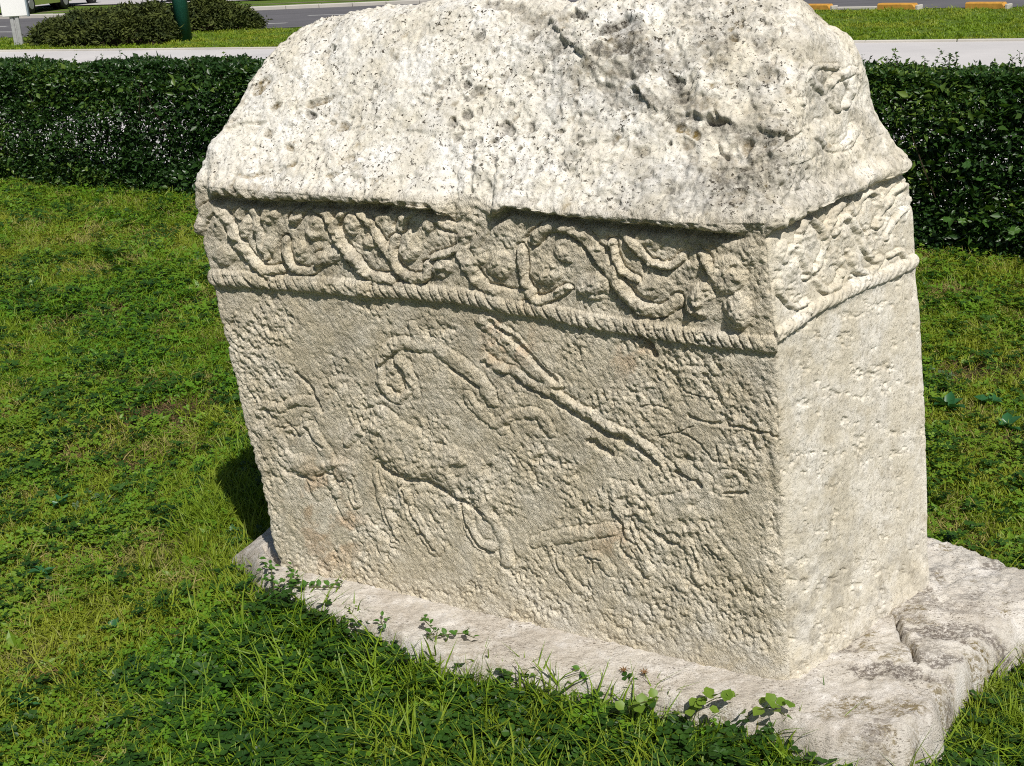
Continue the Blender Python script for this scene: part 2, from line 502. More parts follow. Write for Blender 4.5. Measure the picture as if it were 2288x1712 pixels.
# yellow kerb blocks at the verge's far rim (right)
def kerb_block(px0, px1, py, label):
    a = gnd(px0, py, 0)[:2]; b = gnd(px1, py, 0)[:2]; d = b - a; L = np.linalg.norm(d); c = (a + b) / 2; rz = math.atan2(d[1], d[0])
    e = empty("kerb_block", (c[0], c[1], -.02)); e.rotation_euler = (0, 0, rz)
    V = []; w = .24
    h = .115
    pr = [(-w / 2, 0), (-w / 2, h - .02), (-w / 2 + .03, h), (w / 2 - .03, h), (w / 2, h - .02), (w / 2, 0)]
    V = [(-L / 2, y, z) for y, z in pr] + [(L / 2 - (.08 if z > .05 else 0), y, z) for y, z in pr]
    F = [(i, i + 6, i + 7, i + 1) for i in range(5)] + [(5, 4, 3, 2, 1, 0)[::-1], (6, 7, 8, 9, 10, 11), (0, 5, 11, 6)]
    new_mesh("painted_block", V, F, YEL, False, e)
    mb2 = MB(); mb2.box((L / 2 + .012, 0, .035), (.06, w * .96, .10), 0, .01); mb2.build("bare_end", KERB, e)
    tag(e, label, "kerb stone", "yellow kerb stones at the road edge")
kerb_block(1740, 1862, 20, "yellow kerb stone half hidden behind the tombstone's right shoulder")
kerb_block(1966, 2052, 18.5, "yellow kerb stone in the middle of the three along the road")
kerb_block(2162, 2252, 16.5, "yellow kerb stone farthest from the tombstone, above the right hedge")
km = MB()
a = gnd(1872, 19.5)[:2]; b = gnd(1958, 18.5)[:2]; c = (a + b) / 2
km.box((c[0], c[1], .0), (np.linalg.norm(b - a), .14, .07), math.atan2(b[1] - a[1], b[0] - a[0]), .012)
o = km.build("flush_kerb", KERB); tag(o, kind='structure')

# ================================================================== THE TOMBSTONE
def trk(lst): return np.array([atY(*q) for q in lst])
# corner tracks: outline points with their own depth; wall part, then roof part
Nw = trk([(1778, 1590, 2.16), (1774, 1541, 2.16), (1758, 1241, 2.16), (1748, 1034, 2.16), (1737, 765, 2.16), (1720, 610, 2.16), (1712, 500, 2.16)])
Rw = trk([(2088, 1330, 2.58), (2086, 1280, 2.58), (2084, 1135, 2.58), (2079, 976, 2.58), (2071, 827, 2.58), (2063, 690, 2.58), (2055, 560, 2.58), (2050, 470, 2.58), (2034, 405, 2.58), (2028, 372, 2.58)])
Lw = trk([(628, 1310, 2.81), (614, 1262, 2.81), (594, 1180, 2.81), (571, 1071, 2.81), (540, 970, 2.81), (513, 840, 2.81), (494, 762, 2.81), (474, 687, 2.81), (466, 640, 2.81), (448, 560, 2.81), (430, 500, 2.81), (424, 454, 2.81), (427, 405, 2.81)])
Bw = np.array([(-.25, 3.24, .1), (-.33, 3.24, 1.16)])
Nr = trk([(1712, 500, 2.16), (1738, 400, 2.19), (1770, 290, 2.24), (1795, 160, 2.30), (1800, 60, 2.37), (1790, 14, 2.42)])
Rr = trk([(2028, 372, 2.58), (2006, 319, 2.575), (1978, 278, 2.57), (1950, 225, 2.56), (1940, 169, 2.55), (1925, 120, 2.535), (1900, 74, 2.52), (1838, 38, 2.50)])
Lr = trk([(427, 405, 2.81), (444, 373, 2.825), (470, 317, 2.85), (506, 256, 2.88), (528, 212, 2.90), (556, 173, 2.92), (585, 135, 2.94), (606, 113, 2.955), (631, 90, 2.97), (662, 68, 2.99)])
Br = np.array([(-.33, 3.24, 1.16), (-.36, 3.18, 1.32), (-.43, 3.08, 1.44)])

nF, nE, nB, nS = 600, 250, 70, 40
zA, zE = 0.085, 1.15
rw, rr_, rc = 500, 200, 14
def along(tr, t):
    s = np.r_[0, np.cumsum(np.linalg.norm(np.diff(tr, axis=0), axis=1))]; s /= s[-1]
    return np.stack([np.interp(t, s, tr[:, i]) for i in range(3)], -1)
def wallpos(tr, t):
    zs = tr[:, 2]
    z = zA + (zs[-1] - zA) * t
    return np.stack([np.interp(z, zs, tr[:, 0]), np.interp(z, zs, tr[:, 1]), z], -1)
tw = np.linspace(0, 1, rw, endpoint=False); tr_ = np.linspace(0, 1, rr_)
corn = []
for w_, r_ in ((Lw, Lr), (Nw, Nr), (Rw, Rr), (Bw, Br)):
    corn.append(np.concatenate([wallpos(w_, tw), along(r_, tr_)], 0))
Lc, Nc, Rc, Bc = corn
rows = rw + rr_
def edge(A, B, n):
    t = np.linspace(0, 1, n, endpoint=False)[None, :, None]
    return A[:, None, :] * (1 - t) + B[:, None, :] * t
G = np.concatenate([edge(Lc, Nc, nF), edge(Nc, Rc, nE), edge(Rc, Bc, nB), edge(Bc, Lc, nS)], 1)
side = np.r_[np.zeros(nF), np.ones(nE), np.full(nB, 2), np.full(nS, 3)].astype(int)
cols = nF + nE + nB + nS
# ridge profile: lift the front/back rows near the ridge so the outline is as worn as in the photograph
ridge_px = np.array([640, 672, 720, 752, 774, 820, 860, 955, 1024, 1081, 1110, 1145, 1180, 1225, 1262, 1293, 1310, 1326, 1375, 1500, 1640, 1720, 1765, 1799, 1830])
ridge_py = np.array([84, 63, 57, 52, 43, 34, 28, 17, 6, 2, 5, 12, 9, 9, 17, 20, 12, 4, 0, -3, -4, -2, 2, 10, 30])
top = G[-1, :nF]; ux, uy = project(top)
want = np.interp(ux, ridge_px, ridge_py)
lift = (uy - want) / FPX * (top @ FW - CO @ FW)
lift = np.clip(lift, -.02, .09)
wr = np.zeros(rows); wr[rw:] = sstep(.25, 1, tr_) ** 1.3
G[:, :nF, 2] += wr[:, None] * lift[None, :]
liftB = np.interp(np.linspace(1, 0, nB), np.linspace(0, 1, nF), lift)
G[:, nF + nE:nF + nE + nB, 2] += wr[:, None] * liftB[None, :]
# cap rows towards the ridge line
topr = G[-1].copy(); 
# ridge spine point for each column
spine = topr.copy()
fr = topr[:nF]; bk = np.stack([np.interp(np.linspace(0, 1, nF), np.linspace(0, 1, nB), topr[nF + nE:nF + nE + nB][::-1, i]) for i in range(3)], -1)
mid = (fr + bk) / 2; mid[:, 2] = np.maximum(fr[:, 2], bk[:, 2]) + .012
mid[:20] = mid[20]; mid[-14:] = mid[-15]
spine[:nF] = mid
spine[nF:nF + nE] = mid[-1]
spine[nF + nE:nF + nE + nB] = np.stack([np.interp(np.linspace(1, 0, nB), np.linspace(0, 1, nF), mid[:, i]) for i in range(3)], -1)
spine[nF + nE + nB:] = mid[0]
tc = np.linspace(0, 1, rc + 1)[1:]
cap = topr[None] * (1 - tc[:, None, None]) + spine[None] * tc[:, None, None]
bulge = np.sin(tc * math.pi / 2) ** .7
G = np.concatenate([G, cap], 0); rows2 = rows + rc
# round the corners: smooth round the loop, more at the worn lower part of the near corner
def gk(s):
    r = int(3 * s) + 1; x = np.arange(-r, r + 1); k = np.exp(-x * x / (2 * s * s)); return k / k.sum(), r
def smooth_u(A, s):
    k, r = gk(s); out = np.zeros_like(A)
    for i, w in zip(range(-r, r + 1), k): out += w * np.roll(A, i, axis=1)
    return out
def smooth_v(A, s):
    k, r = gk(s); out = np.zeros_like(A); n = A.shape[0]
    for i, w in zip(range(-r, r + 1), k): out += w * A[np.clip(np.arange(n) + i, 0, n - 1)]
    return out
S1 = smooth_u(G, 4); S2 = smooth_u(G, 17)
colw = np.exp(-((np.arange(cols) - nF) / 75.0) ** 2)[None, :, None]
low = (1 - sstep(.35, .75, np.linspace(0, 1, rw))); roww = np.zeros(rows2); roww[:rw] = low * 1.0
roww[rw + 20:] = .9
S = S1 + (S2 - S1) * colw * roww[:, None, None]
S[rows:] = smooth_u(G, 3)[rows:]
S = smooth_v(S, 4)
# base normals
def normals(A):
    du = np.roll(A, -1, 1) - np.roll(A, 1, 1)
    dv = np.empty_like(A); dv[1:-1] = A[2:] - A[:-2]; dv[0] = A[1] - A[0]; dv[-1] = A[-1] - A[-2]
    n = np.cross(du, dv); l = np.linalg.norm(n, axis=-1, keepdims=True); return n / np.maximum(l, 1e-9)
NB = normals(smooth_v(smooth_u(S, 6), 6))
NB[rows:] = NB[rows - 1:rows]
NB[rows:, :, 2] += bulge[:, None] * 1.0
NB /= np.linalg.norm(NB, axis=-1, keepdims=True)
PX, PY = project(S)
SIDE = np.broadcast_to(side[None], (rows2, cols))
ROW = np.broadcast_to(np.arange(rows2)[:, None], (rows2, cols))
isF = SIDE == 0; isE = SIDE == 1
wall = ROW < rw
H = np.zeros((rows2, cols))          # mm
# ---- reliefs
def seg_dist(x, y, pl):
    pl = np.asarray(pl, float); best = np.full(x.shape, 1e9); arc = np.zeros(x.shape); sgn = np.zeros(x.shape); acc = 0
    for a, b in zip(pl[:-1], pl[1:]):
        d = b - a; L2 = d @ d; L = math.sqrt(L2)
        t = np.clip(((x - a[0]) * d[0] + (y - a[1]) * d[1]) / L2, 0, 1)
        qx = x - a[0] - t * d[0]; qy = y - a[1] - t * d[1]; dd = np.hypot(qx, qy)
        m = dd < best; best = np.where(m, dd, best); arc = np.where(m, acc + t * L, arc)
        sgn = np.where(m, np.sign(d[0] * qy - d[1] * qx), sgn); acc += L
    return best, arc, sgn
def curve(pl, n=5):
    pl = np.asarray(pl, float)
    if len(pl) < 3: return pl
    P = np.r_[[2 * pl[0] - pl[1]], pl, [2 * pl[-1] - pl[-2]]]; out = []
    for i in range(1, len(P) - 2):
        for t in np.linspace(0, 1, n, endpoint=False):
            out.append(.5 * ((2 * P[i]) + (-P[i - 1] + P[i + 1]) * t + (2 * P[i - 1] - 5 * P[i] + 4 * P[i + 1] - P[i + 2]) * t ** 2 + (-P[i - 1] + 3 * P[i] - 3 * P[i + 1] + P[i + 2]) * t ** 3))
    out.append(pl[-1]); return np.array(out)
PB, PROPE, PFR, PCO, PROOF, PHORSE, PDEER, PDOG, PLANCE, PRIDER = range(10)
REL = np.zeros_like(H); CUT = np.zeros_like(H); TR = np.zeros_like(H)
PART = np.zeros(H.shape, dtype=np.int8)   # part numbers
wx = (f2(PX / 26, PY / 26, 41, 3, .6) - .5) * 13; wy = (f2(PX / 26, PY / 26, 45, 3, .6) - .5) * 13     # worn, wandering edges
QX = PX + wx; QY = PY + wy
def ridge(pl, w, h, mask, part=None, off=(0, 0), sc=1.0, flat=1.2, tgt=None):
    soft_ = part is not None
    if soft_: h = h * .42; w = w * (1.18 if part != PLANCE else .92)
    pl = np.array([(off[0] + p[0] / sc, off[1] + p[1] / sc) for p in pl]); w = w / sc / 2
    pl = curve(pl)
    x0, y0 = pl.min(0) - w - 4; x1, y1 = pl.max(0) + w + 4
    m = mask & (QX > x0) & (QX < x1) & (QY > y0) & (QY < y1)
    if not m.any(): return
    d, arc, sg = seg_dist(QX[m], QY[m], pl)
    q = np.clip(1 - (d / w) ** 2, 0, 1) ** (.8 if soft_ else .55)
    v = h * q
    cur = REL[m]; REL[m] = np.maximum(cur, v)
    TR[m] = np.maximum(TR[m], (2.5 if soft_ else (3.0 if h < 10 else 7.0)) * np.exp(-((d - w - 2.5) / 3.0) ** 2))
    if part is not None:
        pm = PART[m]; pm[(d < w * .96)] = part; PART[m] = pm
def groove(pl, w, h, mask, off=(0, 0), sc=1.0):
    pl = curve(np.array([(off[0] + p[0] / sc, off[1] + p[1] / sc) for p in pl])); w = w / sc / 2
    x0, y0 = pl.min(0) - w - 4; x1, y1 = pl.max(0) + w + 4
    m = mask & (QX > x0) & (QX < x1) & (QY > y0) & (QY < y1)
    if not m.any(): return
    d, arc, sg = seg_dist(QX[m], QY[m], pl)
    CUT[m] = np.maximum(CUT[m], h * np.clip(1 - (d / w) ** 2, 0, 1) ** .8)
def blob(cx, cy, rx, ry, h, mask, off=(0, 0), sc=1.0, part=None, ang=0.0, arr=None):
    cx = off[0] + cx / sc; cy = off[1] + cy / sc; rx /= sc; ry /= sc
    X = QX - cx; Y = QY - cy; ca, sa = math.cos(ang), math.sin(ang)
    q = 1 - ((X * ca + Y * sa) / rx) ** 2 - ((-X * sa + Y * ca) / ry) ** 2
    m = mask & (q > 0)
    h = h * (1.15 if h > 0 else 1)
    if h > 0: REL[m] = np.maximum(REL[m], h * q[m] ** .55)
    else: CUT[m] = np.maximum(CUT[m], -h * q[m] ** .6)
    if part is not None: PART[m] = part
def poly_mask(pts, soft=8):
    pts = np.asarray(pts, float); ins = np.zeros(QX.shape, bool); n = len(pts)
    for i in range(n):
        a, b = pts[i], pts[(i + 1) % n]
        c = ((a[1] > QY) != (b[1] > QY)) & (QX < (b[0] - a[0]) * (QY - a[1]) / (b[1] - a[1] + 1e-9) + a[0]); ins ^= c
    return ins
def body(pts, h, mask, off, sc, part, soft=16):
    pts = np.array([(off[0] + p[0] / sc, off[1] + p[1] / sc) for p in pts])
    x0, y0 = pts.min(0) - 2; x1, y1 = pts.max(0) + 2
    m = mask & (QX > x0) & (QX < x1) & (QY > y0) & (QY < y1)
    ins = poly_mask(pts) & m
    d, _, _ = seg_dist(QX[ins], QY[ins], np.r_[pts, pts[:1]])
    REL[ins] = np.maximum(REL[ins], h * np.clip(d / soft, 0, 1) ** .6)
    PART[ins] = part
Fm = isF & wall; Em = isE & (ROW < rw + 10)
# cornice and rope lines in face space
cy_f = lambda x: np.interp(x, [420, 500, 600, 750, 880, 975, 1010, 1110, 1140, 1250, 1400, 1550, 1660, 1730], [424, 432, 441, 447, 452, 462, 486, 480, 458, 476, 492, 508, 522, 520])
ry_f = lambda x: np.interp(x, [420, 465, 587, 688, 793, 897, 987, 1040, 1113, 1217, 1325, 1436, 1534, 1641, 1750], [610, 620, 628, 634, 643, 649, 657, 662, 679, 695, 717, 733, 749, 762, 772])
cy_e = lambda x: np.interp(x, [1700, 1758, 1825, 1883, 1941, 2013, 2060], [530, 497, 462, 438, 413, 384, 360])
ry_e = lambda x: np.interp(x, [1700, 1758, 1825, 1883, 1941, 2000, 2045, 2080], [772, 735, 686, 656, 628, 606, 584, 572])
wob = (f2(PX / 26, PY / 26, 61, 3) - .5) * 16
# cornice overhang as a field on walls + foot of roof
CYL = np.where(isF, cy_f(PX), np.where(isE, cy_e(PX), 0))
tc_ = CYL + wob * .8 + 4 * np.sin(PX / 4.3 - PY / 9) * n2(PX / 40, PX * 0, 63) - PY
over = np.sqrt(np.clip(1 - (1 - np.clip((tc_ + 3) / np.where(isF, 20, 24), 0, 1)) ** 2, 0, 1))
over = over * np.where(isE, 1 - .72 * sstep(30, 62, tc_), 1)
brk = np.where(isF, sstep(985, 1015, PX) * (1 - sstep(1085, 1125, PX)), 0)        # where the cornice is broken away
cornice = np.where(isF, 30 * (.12 + .88 * sstep(462, 486, PX)) * (1 - .95 * brk) * (1 - .9 * sstep(1590, 1680, PX)), np.where(isE, 26 * sstep(1695, 1740, PX), 0))
vis = isF | isE
zfade = np.zeros(rows2); zfade[:rw] = 1; zfade[rw:rw + rr_] = np.clip(1 - np.arange(rr_) / 62.0, 0, 1) ** 1.4
CORN = np.where(vis, cornice * over * zfade[:, None], 0)
zw = S[..., 2]
CORN = np.where(SIDE == 3, 3, CORN); CORN = np.where(SIDE == 2, 28 * sstep(1.085, 1.10, zw) * zfade[:, None], CORN)
UNDER = np.where(isF & wall, 26 * np.exp(-((PY - CYL - 13) / 9) ** 2) * sstep(470, 490, PX) * (1 - brk) * (1 - sstep(1610, 1680, PX)), 0) + np.where(isE & wall, 7 * np.exp(-((PY - CYL - 9) / 7) ** 2), 0)
# lip is thickest at its lower edge: rounded nose
# frieze stands proud of the wall below the rope
RYL = np.where(isF, ry_f(PX), np.where(isE, ry_e(PX), 0))
BASE = np.where(vis & wall, -3 * sstep(0, 14, PY - RYL - 16), 0)
BASE = np.where(~vis & wall, -7 * (1 - sstep(.88, .9, zw)), BASE)
# ropes
ROPEH = np.zeros_like(H); NOTCH = np.zeros_like(H)
def rope(mask, yl, w, h, pitch, slant, s0=0):
    x = PX; yy = yl(x) + wob * .18; d = (PY - yy) / (w / 2)
    m = mask & (np.abs(d) < 1)
    ph = (x[m] - slant * d[m] * w / 2) / pitch + (n2(x[m] / 60, x[m] * 0, 7)) * 1.1
    frc = ph - np.floor(ph)
    wear = .25 + .75 * sstep(.30, .58, f2(x[m] / 90, PY[m] / 90, 12, 2))
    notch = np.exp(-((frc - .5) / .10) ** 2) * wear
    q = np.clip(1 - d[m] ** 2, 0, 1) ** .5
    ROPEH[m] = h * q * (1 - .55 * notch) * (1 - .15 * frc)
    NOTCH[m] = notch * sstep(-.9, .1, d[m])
    PART[m] = PROPE
rope(Fm, ry_f, 37, 12, 24.5, .55)
rope(Em, ry_e, 32, 12, 26, -.5)
FRm = Fm & (PY < RYL - 12) & (PY > CYL - 4)
PART[(FRm) | (Em & wall & (PY < RYL - 12) & (PY > CYL - 4))] = PFR
PART[(vis & (PY <= CYL - 4) & (ROW < rw + 45)) | (~vis & (ROW < rw + 30) & (zw > 1.09))] = PCO
PART[(ROW >= rw + 45) | (~vis & (ROW >= rw + 30))] = PROOF
rope_m = PART == PROPE
# --- frieze scrolls on the long face
A = dict(mask=FRm, off=(420, 350), sc=1.817); B = dict(mask=FRm, off=(1020, 400), sc=1.719)
hv = 10
for pl, w in (([(45, 300), (60, 240), (100, 203), (140, 235), (178, 300), (218, 370), (262, 430), (315, 465), (375, 462)], 42),
              ([(205, 240), (240, 205), (275, 235), (285, 300), (290, 360), (320, 405)], 30),
              ([(395, 340), (400, 400), (430, 450), (480, 468), (530, 445), (540, 400)], 34),
              ([(425, 260), (455, 215), (505, 195), (560, 232), (592, 292), (628, 360), (682, 430), (742, 483), (830, 500)], 44),
              ([(605, 270), (640, 213), (690, 218), (732, 265), (775, 330), (825, 400)], 32),
              ([(838, 330), (835, 400), (865, 468), (930, 495), (972, 480), (975, 440)], 36),
              ([(862, 290), (890, 228), (950, 192), (1003, 222), (1045, 275), (1095, 288), (1150, 245)], 44),
              ([(1000, 405), (1050, 392), (1110, 358), (1150, 312)], 30)):
    ridge(pl, w, hv, part=None, **A)
for pl, w in (([(20, 215), (28, 285), (70, 370), (130, 430), (220, 448), (290, 438)], 46),
              ([(250, 270), (262, 370), (285, 440), (325, 472), (380, 448), (430, 418)], 34),
              ([(300, 235), (345, 190), (405, 176), (470, 205), (540, 280), (590, 350), (640, 430), (700, 488), (780, 508), (850, 470)], 50),
              ([(598, 240), (610, 310), (660, 365), (690, 380)], 28),
              ([(640, 205), (700, 270), (752, 322), (825, 330), (870, 300)], 32),
              ([(940, 290), (975, 350), (1000, 400)], 28)):
    ridge(pl, w, hv, part=None, **B)
for cx, cy, rx, ry, h in ((125, 285, 24, 52, 8), (237, 285, 27, 52, 8), (335, 235, 38, 40, 10), (325, 365, 36, 40, 8), (515, 290, 42, 50, 10), (465, 385, 36, 42, 9), (580, 400, 45, 38, 7), (668, 275, 36, 45, 9), (745, 350, 36, 28, 8), (905, 365, 45, 62, 11), (985, 270, 30, 34, 8), (1035, 450, 40, 42, 11), (150, 400, 55, 45, 6), (800, 250, 45, 50, 5), (1160, 420, 60, 50, 6)):
    blob(cx, cy, rx, ry, h, **A)
for cx, cy, rx, ry, h in ((350, 350, 62, 56, 10), (170, 330, 50, 56, 8), (420, 270, 45, 50, 7), (530, 410, 62, 55, 9), (740, 235, 60, 40, 6), (760, 410, 70, 48, 7), (940, 465, 56, 72, 17), (1080, 510, 58, 72, 15), (1040, 370, 80, 74, 9), (1120, 290, 50, 40, 5)):
    blob(cx, cy, rx, ry, h, **B)
# strap where the cornice is broken, running down across the frieze
ridge([(1068, 380), (1062, 440), (1058, 490), (1045, 525)], 80, 6, isF & (ROW < rw + 60), None)
# --- hunting scene
Z6 = dict(off=(540, 680), sc=2.7586); Z7 = dict(off=(1040, 680), sc=2.7586)
Wm = Fm & ~rope_m & (PY > RYL)
body([(780, 660), (900, 690), (1060, 790), (1180, 850), (1330, 880), (1480, 960), (1560, 1080), (1540, 1230), (1480, 1280), (1360, 1218), (1230, 1142), (1100, 1088), (1000, 1080), (850, 1005), (800, 930), (740, 830)], 8, Wm, Z6['off'], Z6['sc'], PHORSE, 22)
hh = 11
for pl, w in (([(760, 720), (740, 770), (690, 815), (650, 850)], 46), ([(790, 680), (860, 670), (950, 740), (1060, 800)], 62),
              ([(820, 1000), (850, 1180), (885, 1280), (930, 1400), (945, 1480)], 52), ([(985, 1100), (1020, 1240), (1100, 1390), (1190, 1520)], 62),
              ([(1385, 1240), (1405, 1370), (1450, 1470), (1540, 1500)], 58), ([(1490, 1270), (1570, 1380), (1620, 1500), (1640, 1600)], 54)):
    ridge(pl, w, hh, Wm, PHORSE, **Z6)
for pl, w in (([(850, 360), (900, 275), (990, 240), (1100, 255), (1210, 285), (1310, 350), (1400, 420), (1490, 500), (1530, 600)], 74),
              ([(855, 390), (850, 470), (890, 550), (960, 585), (1015, 560)], 44), ([(960, 340), (1020, 420), (1075, 560)], 52),
              ([(1040, 140), (1090, 210), (1150, 270)], 56)):
    ridge(pl, w, hh, Wm, PRIDER, **Z6)
groove([(850, 400), (920, 340), (960, 420), (990, 520)], 34, 7, Wm, **Z6)
groove([(1280, 400), (1380, 470), (1450, 520)], 30, 6, Wm, **Z6)
groove([(840, 1003), (950, 1062), (1010, 1092), (1100, 1096), (1230, 1150), (1360, 1226), (1480, 1290)], 30, 8, Wm, **Z6)
body([(250, 940), (330, 930), (460, 950), (600, 930), (690, 980), (700, 1060), (600, 1080), (540, 1040), (450, 1050), (380, 1060), (300, 1020)], 8, Wm, Z6['off'], Z6['sc'], PDEER, 18)
for pl, w in (([(215, 790), (240, 870), (285, 950), (350, 1000)], 46), ([(390, 710), (440, 800), (480, 870), (530, 950)], 56), ([(260, 770), (330, 790), (400, 740)], 36),
              ([(640, 1060), (670, 1150), (700, 1240)], 42), ([(415, 1060), (440, 1130), (460, 1190)], 38), ([(530, 1050), (555, 1120), (580, 1180)], 36), ([(100, 620), (230, 640), (340, 600), (430, 610)], 44)):
    ridge(pl, w, 8, Wm, PDEER, **Z6)
for pl, w, h in (([(330, 420), (400, 500), (440, 580), (485, 665)], 32, 8), ([(235, 765), (290, 775), (345, 815)], 26, 7), ([(380, 760), (430, 840), (490, 890)], 26, 6), ([(340, 1060), (400, 1070), (440, 1095)], 26, 7), ([(470, 1058), (540, 1058), (605, 1095)], 26, 7),
                 ([(870, 1260), (910, 1380), (960, 1480)], 22, 6), ([(975, 1120), (1020, 1260), (1100, 1410), (1180, 1520)], 22, 7), ([(1350, 1250), (1400, 1400), (1450, 1490), (1550, 1530)], 24, 8), ([(820, 990), (840, 1080), (870, 1180)], 20, 5), ([(650, 1090), (700, 1230)], 20, 6),
                 ([(540, 1180), (600, 1300), (700, 1420)], 20, 4), ([(760, 1300), (860, 1420), (960, 1500)], 20, 4)):
    groove(pl, w, h, Wm, **Z6)
ridge([(120, 330), (200, 390), (300, 420), (420, 495), (560, 570), (700, 645), (830, 725), (980, 805), (1100, 880), (1195, 970)], 62, 15, Wm, PLANCE, **Z7)
groove([(300, 470), (430, 548), (600, 640), (740, 730), (900, 825), (1060, 900), (1190, 985)], 30, 8, Wm, **Z7)
ridge([(110, 110), (190, 160), (300, 260), (400, 370), (480, 450), (540, 500)], 92, 12, Wm, PRIDER, **Z7)
groove([(160, 110), (250, 190), (330, 260), (410, 330), (480, 410), (545, 470)], 40, 11, Wm, **Z7)
ridge([(170, 740), (280, 695), (400, 680), (470, 720), (520, 800)], 56, 8, Wm, PHORSE, **Z7)
ridge([(0, 560), (60, 640), (150, 720), (230, 780)], 50, 6, Wm, PRIDER, **Z7)
body([(1100, 1240), (1250, 1215), (1400, 1240), (1450, 1330), (1440, 1420), (1330, 1460), (1240, 1450), (1160, 1400), (1090, 1330)], 7, Wm, Z7['off'], Z7['sc'], PDOG, 20)
for pl, w in (([(890, 1120), (1000, 1165), (1100, 1225), (1200, 1245), (1320, 1215), (1430, 1170), (1470, 1100)], 82), ([(1000, 1290), (1060, 1270), (1120, 1340), (1200, 1420), (1290, 1460)], 44),
              ([(1460, 1400), (1550, 1530), (1640, 1660)], 84), ([(1350, 1460), (1400, 1580), (1440, 1700)], 60), ([(900, 1150), (930, 1260), (990, 1380), (1060, 1500), (1130, 1640)], 60)):
    ridge(pl, w, 10, Wm, PDOG, **Z7)
for k in range(16):
    a0 = 2 * math.pi * k / 16
ridge([(1620 + 85 * math.cos(t), 1115 + 62 * math.sin(t)) for t in np.linspace(0, 2 * math.pi, 13)], 42, 4, Wm, PDOG, **Z7)
for pl, w in (([(430, 1470), (560, 1440), (700, 1420), (850, 1400), (910, 1390)], 70), ([(500, 1480), (560, 1600), (640, 1720), (740, 1800)], 52), ([(760, 1560), (830, 1570), (900, 1650)], 50)):
    ridge(pl, w, 8, Wm, PDOG, **Z7)
for pl, w, h in (([(1180, 820), (1300, 800), (1390, 760)], 16, 5), ([(1370, 700), (1480, 735), (1620, 742), (1780, 790), (1931, 830)], 22, 6), ([(770, 850), (830, 890), (890, 935)], 48, 12),
                 ([(1050, 180), (1110, 220), (1165, 315)], 52, 20), ([(1290, 1050), (1370, 1085), (1450, 1120)], 32, 9), ([(1590, 1180), (1720, 1180)], 32, 8), ([(1160, 1400), (1240, 1470), (1300, 1490)], 22, 7),
                 ([(900, 1270), (960, 1390), (945, 1480), (1030, 1600), (1120, 1700)], 26, 7), ([(985, 1330), (1020, 1420), (1090, 1540)], 20, 5), ([(520, 1500), (555, 1600), (600, 1680)], 20, 6), ([(680, 1566), (830, 1572)], 18, 6), ([(770, 1570), (790, 1655)], 16, 5),
                 ([(1380, 1500), (1430, 1640)], 22, 6), ([(1480, 1480), (1560, 1590)], 22, 6), ([(1090, 640), (1180, 640), (1260, 670)], 18, 5), ([(1850, 880), (1880, 1080), (1895, 1300), (1920, 1500)], 70, 4), ([(530, 0), (560, 60)], 20, 4), ([(1360, 560), (1540, 600)], 14, 5),
                 ([(1300, 800), (1420, 850), (1540, 980)], 20, 5), ([(1540, 880), (1560, 980)], 20, 5)):
    groove(pl, w, h, Wm, **Z7)
# --- end face
EE = dict(off=(1680, 300), sc=3.448)
EFm = isE & (PART == PFR)
for pl, w in (([(330, 1010), (370, 880), (360, 760), (430, 650), (500, 690), (560, 790)], 58), ([(540, 790), (620, 620), (700, 525), (760, 540), (770, 600)], 66), ([(560, 800), (545, 950), (480, 1060), (420, 1100)], 52),
              ([(620, 760), (680, 650), (740, 640), (800, 740), (860, 850), (930, 960), (1000, 960)], 56), ([(790, 600), (850, 490), (910, 440), (960, 500), (1000, 600), (980, 690)], 54), ([(960, 700), (1050, 520), (1120, 420), (1200, 410), (1230, 500)], 60),
              ([(1040, 800), (1100, 660), (1180, 570)], 46), ([(740, 900), (800, 1040), (900, 1060), (990, 970)], 56), ([(250, 970), (310, 880), (390, 960), (470, 1090), (560, 1195), (640, 1180), (700, 1060)], 58), ([(200, 1150), (240, 1260), (330, 1330), (420, 1290)], 60),
              ([(1060, 940), (1150, 900), (1220, 960)], 40)):
    ridge(pl, w * .9, 7.5, EFm, None, **EE)
for cx, cy, rx, ry, h in ((430, 800, 62, 100, 9), (690, 790, 60, 90, 9), (650, 950, 66, 80, 8), (985, 530, 50, 80, 8), (1150, 570, 55, 120, 8), (900, 830, 55, 90, 8), (310, 1010, 60, 110, 8), (800, 1000, 60, 80, 7), (520, 1120, 80, 60, 7), (230, 900, 50, 90, 7)):
    blob(cx, cy, rx, ry, h * .55, EFm, **EE)
groove([(1190, 640), (1210, 560)], 20, 5, EFm, **EE)
for cx, cy in ((330, 780), (860, 750), (500, 1000), (760, 1120)):
    blob(cx, cy, 22, 14, -8, EFm, **EE)
# gable carving
Gm = (ROW >= rw) & (ROW < rows) & (QX > 1740)
ridge([(1866 + 44 * math.cos(t), 292 + 40 * math.sin(t)) for t in np.linspace(-.3, math.pi + .5, 11)], 15, 5.5, Gm)
blob(1864, 284, 26, 22, 3, Gm)
ridge([(1872, 245), (1850, 205), (1870, 175), (1905, 160), (1900, 200), (1885, 235)], 15, 4.5, Gm)
ridge([(1845, 205), (1815, 180), (1830, 150), (1865, 150)], 14, 4, Gm)
groove([(1865, 170), (1885, 195), (1900, 225)], 8, 4, Gm)
ridge([(1800, 230), (1790, 190), (1810, 140)], 16, 5, Gm)

# ---- wear and tooling noise
F_ = np.zeros_like(H)
